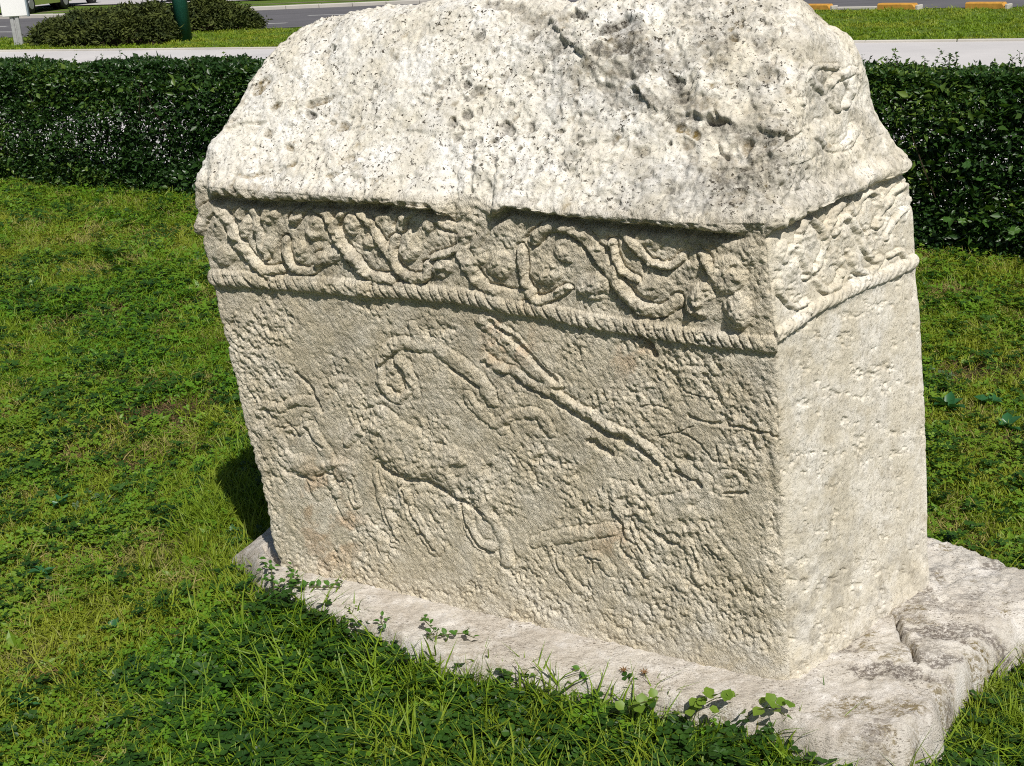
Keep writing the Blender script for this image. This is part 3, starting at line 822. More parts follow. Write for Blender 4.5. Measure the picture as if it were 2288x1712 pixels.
# tooled long face: pits and lips drawn out along a slanting stroke
ca, sa = math.cos(math.radians(58)), math.sin(math.radians(58))
AX = PX * ca + PY * sa; BX = -PX * sa + PY * ca
mt = isF & wall
def tool(seed, la, lb):
    return f2(AX / la, BX / lb, seed, 2, .55) - .5
T1 = tool(3, 24, 12); T2 = tool(9, 11, 5.5); T3 = f2(PX / 6.5, PY / 6.5, 15, 2, .6) - .5
tl = 5.6 * T1 + 5.6 * T2 + 3.6 * T3
tl = np.where(tl < 0, tl * 1.35, tl * .75)
fr_amp = np.where(PY < RYL - 12, .55, 1.0) * (1 - .25 * np.clip((REL) / 9, 0, 1)) * (1 - .55 * sstep(1400, 1500, PY)) * (1 - .4 * sstep(1690, 1745, PX) * sstep(800, 950, PY))
F_ += np.where(mt, tl * fr_amp * (.45 + 1.1 * sstep(.3, .7, f2(PX / 75, PY / 75, 141, 3))), 0)
F_ += np.where(mt, 9 * (f2(PX / 150, PY / 150, 21, 3) - .5) + 5 * (f2(PX / 45, PY / 45, 23, 2) - .5), 0)
fr_ = mt & (PY < RYL - 10)
F_ += np.where(fr_, 8 * (1 - .25 * np.clip(REL / 12, 0, 1)) * (f2(PX / 22, PY / 22, 31, 3, .6) - .5), 0)
# end face: smoother, slightly scooped
e_ = isE & wall
F_ += np.where(e_, 3.0 * (f2(PX / 14, PY / 16, 33, 3, .6) - .5) + 11 * (f2(PX / 130, PY / 150, 35, 2) - .5) + 1.5 * (f2(PX / 40, PY / 40, 36, 2) - .5), 0)
chip = f2(PX / 17, PY / 14, 37, 2)
F_ -= np.where(e_, 4 * sstep(.60, .75, f2(PX / 30, PY / 22, 38, 4, .7)), 0)
# roof: weathered, pitted
rf = (ROW >= rw - 18)
P3 = S
big = f3(P3, 7, 51, 3) - .5; md = f3(P3, 26, 52, 3, .6) - .5; fn = f3(P3, 85, 54, 2, .6) - .5
gab = sstep(1740, 1800, PX)
pit = f3(P3 * np.array([1, 1, 1]), 60, 57, 2, .5); pitm = sstep(.30, .60, f3(P3, 6, 58, 2))
rough_zone = np.clip(np.exp(-(((PX - 1400) / 190) ** 2 + ((PY - 130) / 120) ** 2)) + .8 * np.exp(-(((PX - 1640) / 110) ** 2 + ((PY - 380) / 90) ** 2)) + .5 * np.exp(-(((PX - 1150) / 120) ** 2 + ((PY - 30) / 50) ** 2)), 0, 1)
Rn = 20 * big + 12 * md * (1 + 1.5 * rough_zone) + 7.0 * fn * (1 + 1.2 * rough_zone) * (1 - .4 * gab)
Pt = sstep(.60, .74, pit) * pitm * (1 - .5 * gab)
Rn -= 7.5 * Pt
blend = np.zeros(rows2); blend[rw - 18:rw + 4] = np.linspace(0, 1, 22); blend[rw + 4:] = 1
F_ += np.where(rf, blend[:, None] * Rn, 0)
# cornice lumps
co_ = (PART == PCO)
F_ += np.where(co_, 12 * (f3(P3, 22, 71, 3, .6) - .5) + 6 * (f3(P3, 70, 73, 2) - .5), 0)
# broken ledge across the roof
ROOFM = (ROW >= rw) & (isF | isE)
ly = np.interp(PX, [1290, 1310, 1340, 1370, 1400, 1430, 1450, 1470, 1500, 1540, 1575, 1600, 1625, 1680, 1720, 1760, 1790], [120, 132, 150, 176, 188, 208, 232, 246, 254, 256, 262, 256, 278, 288, 300, 312, 306]) + (f2(PX / 16, PY / 60, 81, 3, .6) - .5) * 20
dy = ly - PY
win = sstep(1285, 1330, PX) * (1 - sstep(1740, 1790, PX))
F_ += np.where(ROOFM, win * (4 + 13 * sstep(.3, .65, f2(PX / 45, PX * 0, 87, 2))) * sstep(-2, 5, dy) * np.exp(-np.clip(dy, 0, 999) / 130), 0)
# notch by the ridge
ly2 = np.interp(PY, [0, 20, 45, 60, 90, 130], [1300, 1262, 1232, 1228, 1262, 1300]) + (n2(PY / 8, PY * 0, 83) - .5) * 18
F_ += np.where(ROOFM & (PY < 150), 16 * sstep(0, 9, PX - ly2) * np.exp(-np.clip(PX - ly2, 0, 999) / 110) * (1 - sstep(110, 150, PY)), 0)
ST = np.zeros(H.shape + (3,))
def spot(cx, cy, rx, ry, depth, dark, ochre, ang=-.6, mask=None):
    X = PX + wx * 1.3 - cx; Y = PY + wy * 1.3 - cy; c_, s_ = math.cos(ang), math.sin(ang)
    q = np.clip(1 - ((X * c_ + Y * s_) / rx) ** 2 - ((-X * s_ + Y * c_) / ry) ** 2, 0, 1) * ROOFM
    global F_
    F_ = F_ - depth * q ** .6
    ST[..., 0] = np.maximum(ST[..., 0], dark * sstep(0, .5, q)); ST[..., 1] = np.maximum(ST[..., 1], ochre * sstep(0, .5, q))
for a in ((584, 190, 34, 16, 7, .2, .9, -.7), (616, 237, 20, 7, 8, .3, .9, -.4), (711, 228, 34, 9, 9, .5, .8, -.4), (695, 256, 14, 11, 10, .8, .5, 0), (740, 275, 12, 7, 7, .4, .6, 0), (762, 282, 17, 10, 6, .3, .7, -.4),
          (1040, 190, 13, 11, 12, 1, .1, 0), (1062, 206, 22, 9, 8, .6, .2, -.5), (1040, 225, 14, 9, 8, .8, .3, -.5), (1042, 260, 17, 12, 8, .9, .1, -.6), (1008, 275, 15, 12, 6, .8, .1, 1), (645, 329, 10, 12, 9, .3, .8, -.6),
          (657, 367, 14, 7, 8, .3, .9, -.4), (780, 357, 22, 9, 8, .2, .8, -.5), (587, 384, 22, 6, 6, .1, .9, 0), (752, 386, 20, 6, 7, .1, .9, -.3), (530, 160, 20, 8, 3, .2, .6, -.6), (560, 388, 30, 5, 5, .1, .8, 0),
          (1187, 75, 26, 9, 10, .7, .4, -.6), (1244, 109, 36, 14, 10, .9, .2, -.6), (1375, 60, 50, 16, 13, 1, .3, -.5), (1293, 41, 24, 9, 12, 1, .1, .1), (1394, 112, 26, 12, 9, 1, .3, -.2), (1510, 182, 24, 16, 10, 1, .2, .3), (1521, 214, 30, 22, 6, .9, .2, .5),
          (1461, 228, 30, 12, 8, .8, .3, .7), (1400, 165, 40, 14, 6, .8, .2, .6), (1360, 200, 36, 16, 5, .7, .3, .5), (1350, 120, 30, 16, 8, .9, .4, .2), (1638, 88, 13, 9, 7, .1, 1, 0), (1593, 195, 14, 9, 5, .1, 1, 0), (1521, 285, 18, 13, 8, .2, 1, .3), (1548, 298, 19, 13, 9, .3, 1, .2), (1538, 322, 18, 12, 7, .6, .6, 0),
          (1605, 274, 32, 10, 26, 1, 0, .15), (1668, 326, 13, 24, 18, .5, .9, .2), (1700, 330, 26, 14, 7, .2, .2, .3), (1184, 278, 8, 16, 9, .9, .1, .6), (1375, 311, 16, 9, 5, .4, .7, -.4), (1499, 319, 7, 8, 9, 1, 0, 0), (1424, 298, 10, 7, 6, .8, .2, -.5), (1210, 158, 8, 6, 9, .9, .3, 0), (1415, 258, 8, 5, 8, 1, 0, 0),
          (1660, 60, 6, 6, 7, .3, .9, 0), (1660, 45, 6, 5, 6, .3, .9, 0), (1510, 418, 24, 12, 5, .8, .1, -.2), (1620, 370, 30, 40, 3, .5, .4, .2), (1700, 100, 30, 24, 3, .6, .1, .4), (1725, 165, 36, 30, 3, .45, .5, .4), (1480, 140, 50, 30, 3, .5, .4, .4), (1560, 230, 60, 26, 3, .3, .5, .2), (1560, 60, 60, 20, 3, .3, .3, 0), (1640, 440, 40, 20, 4, .2, .5, 0),
          (1130, 15, 60, 14, 5, .6, .4, .1), (1190, 40, 40, 20, 6, .6, .3, .3), (1180, 175, 8, 6, 7, .7, 0, 0), (950, 215, 8, 5, 5, .4, .2, 0), (500, 270, 40, 8, 4, .2, .4, -.2), (1270, 350, 30, 12, 4, .3, .2, .1), (600, 300, 12, 7, 4, .3, .6, -.4), (1320, 260, 16, 8, 5, .5, .2, .3), (1430, 340, 24, 12, 4, .4, .4, .1), (1380, 230, 34, 16, 4, .6, .3, .3)):
    spot(*a[:7], ang=a[7])
# the cut slot
d, _, _ = seg_dist(PX, PY, [(742, 106), (728, 118), (716, 134)])
F_ -= np.where(ROOFM, 15 * np.clip(1 - (d / 8) ** 2, 0, 1) ** .5, 0); ST[..., 0] = np.maximum(ST[..., 0], .5 * np.clip(1 - (d / 8) ** 2, 0, 1) * ROOFM)
# smooth fresh facets
def facet(pts, lift_):
    m_ = np.zeros(H.shape, bool); pts = np.array(pts, float)
    x0, y0 = pts.min(0); x1, y1 = pts.max(0)
    m0 = (QX > x0) & (QX < x1) & (QY > y0) & (QY < y1) & ROOFM
    ins = poly_mask(pts) & m0
    d, _, _ = seg_dist(QX[ins], QY[ins], np.r_[pts, pts[:1]])
    t = np.clip(d / 6, 0, 1)
    global F_
    F_[ins] = F_[ins] * (1 - .8 * t) + t * lift_ + (22 * big[ins]) * .8 * t
    ST[ins] *= (1 - t)[:, None]
facet([(1543, 95), (1590, 118), (1560, 150), (1535, 180), (1530, 140)], 5)
facet([(1000, 215), (1045, 225), (1010, 270), (985, 300), (905, 295), (960, 240)], 3)
facet([(780, 385), (860, 350), (950, 310), (1000, 330), (920, 390), (830, 398)], 3)
# cracks
for pl, w, h in (([(508, 288), (540, 280), (575, 278), (592, 276)], 7, 8), ([(1540, 182), (1560, 165), (1590, 125)], 5, 6), ([(1055, 330), (1050, 395), (1056, 430)], 8, 7), ([(1740, 330), (1790, 300)], 6, 6), ([(1600, 320), (1610, 345), (1625, 350)], 7, 8), ([(1640, 390), (1680, 370), (1720, 350)], 8, 9), ([(1380, 445), (1420, 470)], 8, 6)):
    d, _, _ = seg_dist(QX, QY, pl); F_ -= np.where(isF | isE, h * np.clip(1 - (d / w) ** 2, 0, 1), 0)

# horse-scene boundaries: keep only where on the wall
PART[(PART > PROOF) & ~(wall & isF)] = PB
wearn = f2(PX / 30, PY / 30, 131, 3, .6); wearn2 = f2(PX / 9, PY / 9, 133, 2, .6)
scene_ = wall & isF & (PY > RYL + 14) & (PART != PLANCE)
REL = REL * np.where(scene_, .5 + .65 * sstep(.30, .66, wearn), .42 + .8 * sstep(.3, .62, wearn)) * (.66 + .68 * wearn2)
REL = np.maximum(REL, ROPEH)
TR = TR * (1 - sstep(1.5, 5, REL)) * (.3 + 1.2 * wearn2)
H = REL - TR - CUT * (.6 + .8 * wearn2) + F_ + BASE - UNDER
ST[..., 0] = np.maximum(ST[..., 0], .8 * NOTCH)  # rope notches coloured darker, strongest in their lower half
# orange / dark stains of the walls
ST[..., 2] = np.where(mt, np.clip(1.8 * np.exp(-(((PX - 730) / 70) ** 2 + ((PY - 1160) / 110) ** 2)) + 1.2 * np.exp(-(((PX - 1130) / 60) ** 2 + ((PY - 760) / 70) ** 2)) + .9 * np.exp(-(((PX - 1370) / 60) ** 2 + ((PY - 1210) / 40) ** 2)) + .9 * np.exp(-(((PX - 1410) / 50) ** 2 + ((PY - 800) / 50) ** 2)), 0, 1) * sstep(.4, .65, f2(PX / 30, PY / 30, 91, 3)), 0)
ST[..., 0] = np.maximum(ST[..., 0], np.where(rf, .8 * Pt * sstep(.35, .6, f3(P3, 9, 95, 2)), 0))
ST[..., 1] = np.maximum(ST[..., 1], np.where(rf, .7 * sstep(.62, .75, f3(P3, 18, 97, 3)) * sstep(.5, .7, pit), 0))
# algae film under the cornice and on the wall's upper left: grey-green film in patches
ST[..., 0] = np.maximum(ST[..., 0], np.where(fr_, .42 * sstep(.50, .72, f2(PX / 30, PY / 24, 99, 3)), 0))
ST[..., 0] = np.maximum(ST[..., 0], np.where(mt, .22 * sstep(.45, .7, f2(PX / 70, PY / 70, 101, 3)) * (1 - sstep(900, 1300, PY)), 0))
ew = isE & wall
ST[..., 0] = np.maximum(ST[..., 0], np.where(ew, .13 * sstep(.50, .70, f2(PX / 16, PY / 90, 151, 4, .65)) + .35 * sstep(1080, 1300, PY) * sstep(.45, .65, f2(PX / 26, PY / 26, 153, 3)), 0))
ST[..., 1] = np.maximum(ST[..., 1], np.where(ew, .25 * sstep(.60, .75, f2(PX / 30, PY / 34, 155, 3)), 0))
ST[..., 0] = np.maximum(ST[..., 0], np.where(rf, sstep(.38, .62, f3(P3, 13, 157, 4, .65)) * (.12 + .62 * rough_zone + .30 * sstep(1300, 1500, PX)), 0))
ST[..., 1] = np.maximum(ST[..., 1], np.where(rf, .6 * sstep(.56, .70, f3(P3, 24, 159, 4, .65)) * np.clip(rough_zone + .3 + .4 * np.exp(-((PX - 520) / 110) ** 2), 0, 1), 0))
lb = win * np.exp(-((dy + 14) / 26) ** 2) * sstep(.36, .56, f2(PX / 16, PY / 12, 161, 4, .65)) * ROOFM
ST[..., 0] = np.maximum(ST[..., 0], .85 * lb); ST[..., 1] = np.maximum(ST[..., 1], .6 * lb * sstep(.5, .6, f2(PX / 22, PY / 22, 163, 3)))
TONE = np.where(isF & wall, .05, np.where(isE & wall, .62, 1.05))  # front darker, end and roof paler: the faces' lighting put into the colour
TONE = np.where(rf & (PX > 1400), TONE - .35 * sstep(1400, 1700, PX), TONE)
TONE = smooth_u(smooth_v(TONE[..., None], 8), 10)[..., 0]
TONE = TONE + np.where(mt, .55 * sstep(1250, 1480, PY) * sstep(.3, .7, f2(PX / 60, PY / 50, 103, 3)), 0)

up = NB.copy()
# the overhang goes straight out from the wall rather than along the roof's slope
NW_ = NB[rw - 60:rw - 59].copy()
NWf = np.broadcast_to(NW_, NB.shape)
FIN = S + NB * (H * .001)[..., None] + NWf * (CORN * .001)[..., None]
# worn edge of the near corner
FIN = FIN.astype(np.float32)

tomb = empty("carved_tombstone", (0.1, 2.6, 0.1))
tag(tomb, "massive pale limestone tombstone with carved scroll frieze and rider relief, leaning on its slab", "tombstone")
vid = np.arange(rows2 * cols).reshape(rows2, cols)
q00 = vid[:-1]; q01 = np.roll(vid, -1, 1)[:-1]; q11 = np.roll(vid, -1, 1)[1:]; q10 = vid[1:]
FQ = np.stack([q00, q01, q11, q10], -1).reshape(-1, 4)
FP = PART[:-1].reshape(-1)
VV = FIN.reshape(-1, 3); SS = ST.reshape(-1, 3); TT = TONE.reshape(-1)
ex = np.array([.878, -.478, 0.0])
uu = VV @ ex; zz_ = VV[:, 2]
c58, s58 = math.cos(math.radians(62)), math.sin(math.radians(62))
TL = np.c_[uu * c58 - zz_ * s58, -uu * s58 - zz_ * c58, np.zeros(len(VV))]
lf_ = np.where(isF & (ROW < rw + 6), 1.0, 0.0); lf_ = smooth_u(smooth_v(lf_[..., None], 3), 4)[..., 0]
LFM = np.clip(lf_, 0, 1).reshape(-1)
CALM = np.where(isE & (ROW < rw), .30, np.where(ROW >= rw, 1 - .45 * sstep(1730, 1800, PX), .8)).reshape(-1)
names = {PB: "body", PROPE: "rope_moulding", PFR: "scroll_frieze", PCO: "cornice", PROOF: "gabled_roof", PHORSE: "horse_relief", PDEER: "deer_relief", PDOG: "hound_relief", PLANCE: "lance_relief", PRIDER: "rider_relief"}
for pid, nm in names.items():
    fs = FQ[FP == pid]
    if len(fs) == 0: continue
    used, inv = np.unique(fs.ravel(), return_inverse=True)
    o = new_mesh(nm, VV[used] - np.array([0.1, 2.6, 0.1]), inv.reshape(-1, 4), STONE, True, tomb)
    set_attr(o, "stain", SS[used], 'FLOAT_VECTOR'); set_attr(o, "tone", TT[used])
    set_attr(o, "toolco", TL[used], 'FLOAT_VECTOR'); set_attr(o, "longface", LFM[used]); set_attr(o, "calm", CALM[used])

# ================================================================== THE SLAB
dx = .0055
x0, y0 = SO.min(0) - .03; x1, y1 = SO.max(0) + .03
sx = np.arange(x0, x1, dx); sy = np.arange(y0, y1, dx); SX, SY = np.meshgrid(sx, sy)
def inside(x, y, pts):
    ins = np.zeros(x.shape, bool); n = len(pts)
    for i in range(n):
        a, b = pts[i], pts[(i + 1) % n]
        ins ^= ((a[1] > y) != (b[1] > y)) & (x < (b[0] - a[0]) * (y - a[1]) / (b[1] - a[1] + 1e-12) + a[0])
    return ins
wX = SX + (f2(SX * 9, SY * 9, 201, 3) - .5) * .05; wY = SY + (f2(SX * 9, SY * 9, 202, 3) - .5) * .05
ins = inside(wX, wY, SO)
dist, _, _ = seg_dist(wX, wY, np.r_[SO, SO[:1]]); sd_ = np.where(ins, dist, -dist)
edge_w = .030 + .02 * sstep(.4, .7, SX)         # front-left lip slopes, right is blunt
prof = np.sqrt(np.clip(1 - (1 - np.clip(sd_ / edge_w, 0, 1)) ** 2, 0, 1))
lam = f2(SX * 5 + SY * 2.2, SY * 6.5 - SX * 2, 205, 4, .55)
steps = np.floor(lam * 9) / 9; fl = lam * 9 - np.floor(lam * 9); steps = steps + sstep(.75, 1, fl) / 9
rightz = sstep(.45, .75, SX)
relz = (.046 * (steps - .5) * rightz + .012 * (lam - .5) * (1 - rightz)) + .017 * (f2(SX * 24, SY * 30, 207, 4, .65) - .5) * (.35 + .65 * rightz) + .007 * (f2(SX * 70, SY * 95, 209, 2) - .5)
SZ = -.03 + .17 * prof + relz * sstep(0, .05, sd_ + .01)
SZ += -.018 * sstep(.30, .05, np.abs(SX - 2)) * 0
SZ = SZ * (1 - .55 * sstep(-.66, -.84, SX)); SZ = np.where(sd_ < 0, -.05, SZ)
# crack and sockets on the right part
def ptw(*a): return gnd(*a)[:2]
crk = [ptw(2008, 1372, .14), ptw(2010, 1400, .14), ptw(2022, 1432, .14), ptw(2040, 1445, .14), ptw(2045, 1475, .14)]
d, _, _ = seg_dist(wX * .3 + SX * .7, wY * .3 + SY * .7, crk); SZ -= .03 * np.clip(1 - (d / .008) ** 2, 0, 1) * rightz
crk2 = [ptw(592, 1218, .13), ptw(600, 1240, .13), ptw(614, 1255, .13), ptw(628, 1268, .13)]
d, _, _ = seg_dist(SX, SY, crk2); SZ -= .025 * np.clip(1 - (d / .009) ** 2, 0, 1)
SST = np.zeros(SX.shape + (3,))
for (px, py, rx, ry, dk, oc, dp) in ((1900, 1440, .03, .04, .9, .2, .004), (1925, 1432, .02, .02, .8, .1, .004), (2045, 1330, .05, .03, .7, .3, .004), (2075, 1410, .075, .035, 1, .2, .006), (2130, 1388, .06, .03, .9, .1, .004), (2000, 1500, .11, .022, 1, .1, .005), (1930, 1508, .02, .015, .9, .1, .006), (2080, 1460, .06, .02, .9, .3, .004),
                                     (2165, 1420, .05, .02, .2, 1, .004), (1960, 1570, .10, .03, .3, .9, .003), (2210, 1395, .05, .015, .9, .3, .008), (2250, 1392, .04, .012, 1, .1, .008), (2085, 1500, .05, .03, .9, .4, .02), (2060, 1380, .05, .02, .6, .6, .006), (2190, 1450, .06, .03, .1, .8, .003), (1990, 1345, .05, .03, .6, .5, .004), (1870, 1590, .08, .03, .1, .7, .003),
                                     (1985, 1290, .03, .02, .7, .5, .004), (2095, 1300, .02, .03, .4, .8, .004)):
    c = gnd(px, py, .14)
    q = np.clip(1 - ((wX - c[0] + (wX - SX) * 1.2) / rx) ** 2 - ((wY - c[1] + (wY - SY) * 1.2) / ry) ** 2, 0, 1)
    SST[..., 0] = np.maximum(SST[..., 0], dk * sstep(0, .25, q)); SST[..., 1] = np.maximum(SST[..., 1], oc * sstep(0, .4, q)); SZ -= dp * sstep(0, .3, q)
SST[..., 1] = np.maximum(SST[..., 1], .8 * sstep(.60, .72, f2(SX * 14, SY * 18, 211, 3, .6)) * rightz)
SST[..., 0] = np.maximum(SST[..., 0], .8 * sstep(.66, .74, f2(SX * 10 + 3, SY * 16, 213, 3, .6)) * rightz)
SST[..., 0] = np.maximum(SST[..., 0], .25 * sstep(.60, .74, f2(SX * 5 + 3, SY * 6, 215, 3, .6)))
edg = np.exp(-np.clip(sd_, 0, 1) / .035)
SST[..., 1] = np.maximum(SST[..., 1], .85 * edg * sstep(.35, .6, f2(SX * 30, SY * 30, 221, 3)))
SST[..., 0] = np.maximum(SST[..., 0], .55 * sstep(.50, .66, f2(SX * 9, SY * 14, 223, 4, .65)) * (.35 + .65 * rightz))
kid = np.arange(SX.size).reshape(SX.shape)
FQ2 = np.stack([kid[:-1, :-1], kid[:-1, 1:], kid[1:, 1:], kid[1:, :-1]], -1).reshape(-1, 4)
ok = (sd_.ravel()[FQ2] > -.02).any(1)
FQ2 = FQ2[ok]; used, inv = np.unique(FQ2.ravel(), return_inverse=True)
slab = new_mesh("base_slab", np.c_[SX.ravel(), SY.ravel(), SZ.ravel()][used], inv.reshape(-1, 4), SLAB, True)
set_attr(slab, "stain", SST.reshape(-1, 3)[used], 'FLOAT_VECTOR')
tag(slab, "rough pale pinkish stone slab lying in the grass under the carved tombstone", "stone slab")
def slab_z(x, y):
    ix = np.clip(((x - x0) / dx).astype(int), 0, len(sx) - 1); iy = np.clip(((y - y0) / dx).astype(int), 0, len(sy) - 1)
    return SZ[iy, ix]
def slab_sd(x, y):
    ix = ((x - x0) / dx).astype(int); iy = ((y - y0) / dx).astype(int)
    o = (ix < 0) | (iy < 0) | (ix >= len(sx)) | (iy >= len(sy))
    r = sd_[np.clip(iy, 0, len(sy) - 1), np.clip(ix, 0, len(sx) - 1)]
    return np.where(o, -1.0, r)

# loose chunk on the slab's far rim
def rock(name, c, d, seed, mat):
    n = 14; V = []; F = []
    for i in range(n + 1):
        th = math.pi * i / n
        for k in range(2 * n):
            ph = math.pi * k / n
            V.append((math.sin(th) * math.cos(ph), math.sin(th) * math.sin(ph), math.cos(th)))
    V = np.array(V); V = np.sign(V) * np.abs(V) ** .65
    V = V * (1 + .35 * (f3(V, 1.6, seed, 2)[:, None] - .5)) * np.array(d) / 2
    for i in range(n):
        for k in range(2 * n):
            k2 = (k + 1) % (2 * n); F.append((i * 2 * n + k, (i + 1) * 2 * n + k, (i + 1) * 2 * n + k2, i * 2 * n + k2))
    o = new_mesh(name, V, np.array(F), mat, True); o.location = tuple(float(v) for v in c); return o
c = gnd(2218, 1278, .1)
o = rock("stone_chunk", (c[0], c[1], .105), (.062, .05, .045), 5, SLAB)
set_attr(o, "stain", np.zeros((len(o.data.vertices), 3)), 'FLOAT_VECTOR')
tag(o, "small pale loose stone chip resting on the slab's far right rim", "stone")

# ================================================================== PLANTS: small meshes
def blade(mb, p, az, h, w, bend, seg=3):
    dx_, dy_ = math.cos(az), math.sin(az); nx_, ny_ = -dy_, dx_
    V = []; 
    for i in range(seg + 1):
        t = i / seg; b = bend * t * t
        ww = w / 2 * (1 - t) ** .6 if i < seg else 0
        c = (p[0] + dx_ * b * h, p[1] + dy_ * b * h, p[2] + h * (t - .35 * bend * t * t))
        if i < seg: V += [(c[0] - nx_ * ww, c[1] - ny_ * ww, c[2]), (c[0] + nx_ * ww, c[1] + ny_ * ww, c[2])]
        else: V.append(c)
    F = [(2 * i, 2 * i + 1, 2 * i + 3, 2 * i + 2) for i in range(seg - 1)] + [(2 * seg - 2, 2 * seg - 1, 2 * seg)]
    mb.add(V, F)
def leaf(mb, p, az, tilt, L, W, fold=.25, tipdrop=.1):
    """pointed oval leaf, folded on its midrib"""
    ca_, sa_ = math.cos(az), math.sin(az); ct, st_ = math.cos(tilt), math.sin(tilt)
    pr = ((0, 0), (.25, .8), (.55, 1.0), (.82, .6), (1, 0))
    def T(u, v, z):
        X = u * L; Z = z * L
        x = X * ct - Z * st_; zz = X * st_ + Z * ct
        return (p[0] + ca_ * x - sa_ * v * W / 2, p[1] + sa_ * x + ca_ * v * W / 2, p[2] + zz)
    V = [T(0, 0, 0), T(.3, 0, -.02), T(.65, 0, -.03), T(1, 0, -tipdrop), T(.28, .85, fold * .35), T(.62, .9, fold * .3), T(.28, -.85, fold * .35), T(.62, -.9, fold * .3)]
    F = [(0, 1, 4), (1, 2, 5, 4), (2, 3, 5), (0, 6, 1), (1, 6, 7, 2), (2, 7, 3)]
    mb.add(V, F)
def trefoil(mb, p, az, s):
    for k in range(3):
        a = az + k * 2.094
        ca_, sa_ = math.cos(a), math.sin(a)
        t = random.uniform(-.25, .35)
        V = [(0, 0, 0), (.45, .42, .06), (.95, .36, t * .7), (1.0, 0, t * .7 - .06), (.95, -.36, t * .7), (.45, -.42, .06)]
        V = [(p[0] + s * (ca_ * x - sa_ * y), p[1] + s * (sa_ * x + ca_ * y), p[2] + s * z) for x, y, z in V]
        mb.add(V, [(0, 1, 2, 3), (0, 3, 4, 5)])
LG = leaf_mat("lawn_green", (.13, .225, .012), (.215, .325, .020), (.30, .33, .035), .35, .5)
LD = leaf_mat("clover_green", (.075, .195, .012), (.135, .285, .020), (.18, .28, .025), .35, .45)
LY = leaf_mat("dry_grass", (.34, .27, .10), (.25, .27, .07), None, .25, .7)
LB = leaf_mat("brown_thatch", (.11, .06, .03), (.18, .11, .055), None, .1, .9)
kit = bpy.data.collections.new("lawn_kit")
def kit_add(mb, name, mats, midx=None):
    me = bpy.data.meshes.new(name); me.from_pydata(mb.v, [], mb.f)
    for m_ in mats: me.materials.append(m_)
    if midx is not None: me.polygons.foreach_set("material_index", np.array(midx, dtype=np.int32))
    me.update(); o = bpy.data.objects.new(name, me); kit.objects.link(o); return o
def mk_grass(nm, n, r, h0, h1, w, mat, bend=(.2, 1.2)):
    mb = MB()
    for _ in range(n):
        a = random.uniform(0, 6.283); rr = r * math.sqrt(random.random())
        blade(mb, (rr * math.cos(a), rr * math.sin(a), -.004), random.uniform(0, 6.283), random.uniform(h0, h1), w * random.uniform(.7, 1.3), random.uniform(*bend))
    kit_add(mb, nm, [mat])
def mk_clover(nm, n, r, s0, s1, h, mat, nb=0):
    mb = MB(); mi = []
    for _ in range(n):
        a = random.uniform(0, 6.283); rr = r * math.sqrt(random.random())
        trefoil(mb, (rr * math.cos(a), rr * math.sin(a), random.uniform(h * .4, h)), random.uniform(0, 6.28), random.uniform(s0, s1))
    nf = len(mb.f)
    for _ in range(nb):
        a = random.uniform(0, 6.283); rr = r * math.sqrt(random.random())
        blade(mb, (rr * math.cos(a), rr * math.sin(a), -.004), random.uniform(0, 6.283), random.uniform(.02, .05), .003, random.uniform(.2, 1.3))
    kit_add(mb, nm, [mat, LG], [0] * nf + [1] * (len(mb.f) - nf))
def mk_rosette(nm, n, L, W, mat, tilt=(.15, .6)):
    mb = MB()
    for k in range(n):
        leaf(mb, (0, 0, .004), 6.283 * k / n + random.uniform(-.3, .3), random.uniform(*tilt), L * random.uniform(.7, 1.1), W * random.uniform(.8, 1.1))
    kit_add(mb, nm, [mat])
# names sort alphabetically = pick index
mk_grass("a_short_grass", 20, .035, .018, .042, .0034, LG)
mk_grass("b_short_grass", 22, .04, .015, .034, .0030, LG, (.5, 1.8))
mk_clover("c_clover", 10, .04, .006, .010, .028, LD, 6)
LDD = leaf_mat("shaded_clover_green", (.020, .062, .008), (.045, .112, .014), None, .3, .45)  # darker copy of the clover green, the patch's shade painted in
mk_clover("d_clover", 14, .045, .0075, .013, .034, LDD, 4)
mk_rosette("e_rosette", 7, .036, .016, LD)
mk_grass("f_dry_grass", 16, .04, .012, .03, .0024, LY, (.6, 2.2))
mk_grass("g_thatch", 18, .045, .006, .018, .0026, LB, (1.0, 3.0))
mk_grass("h_long_grass", 14, .03, .07, .15, .0045, LG, (.15, .9))
mk_grass("i_mid_grass", 18, .035, .04, .085, .0038, LG, (.2, 1.2))
mk_grass("j_verge_tuft", 16, .09, .03, .075, .016, LG, (.3, 1.4))

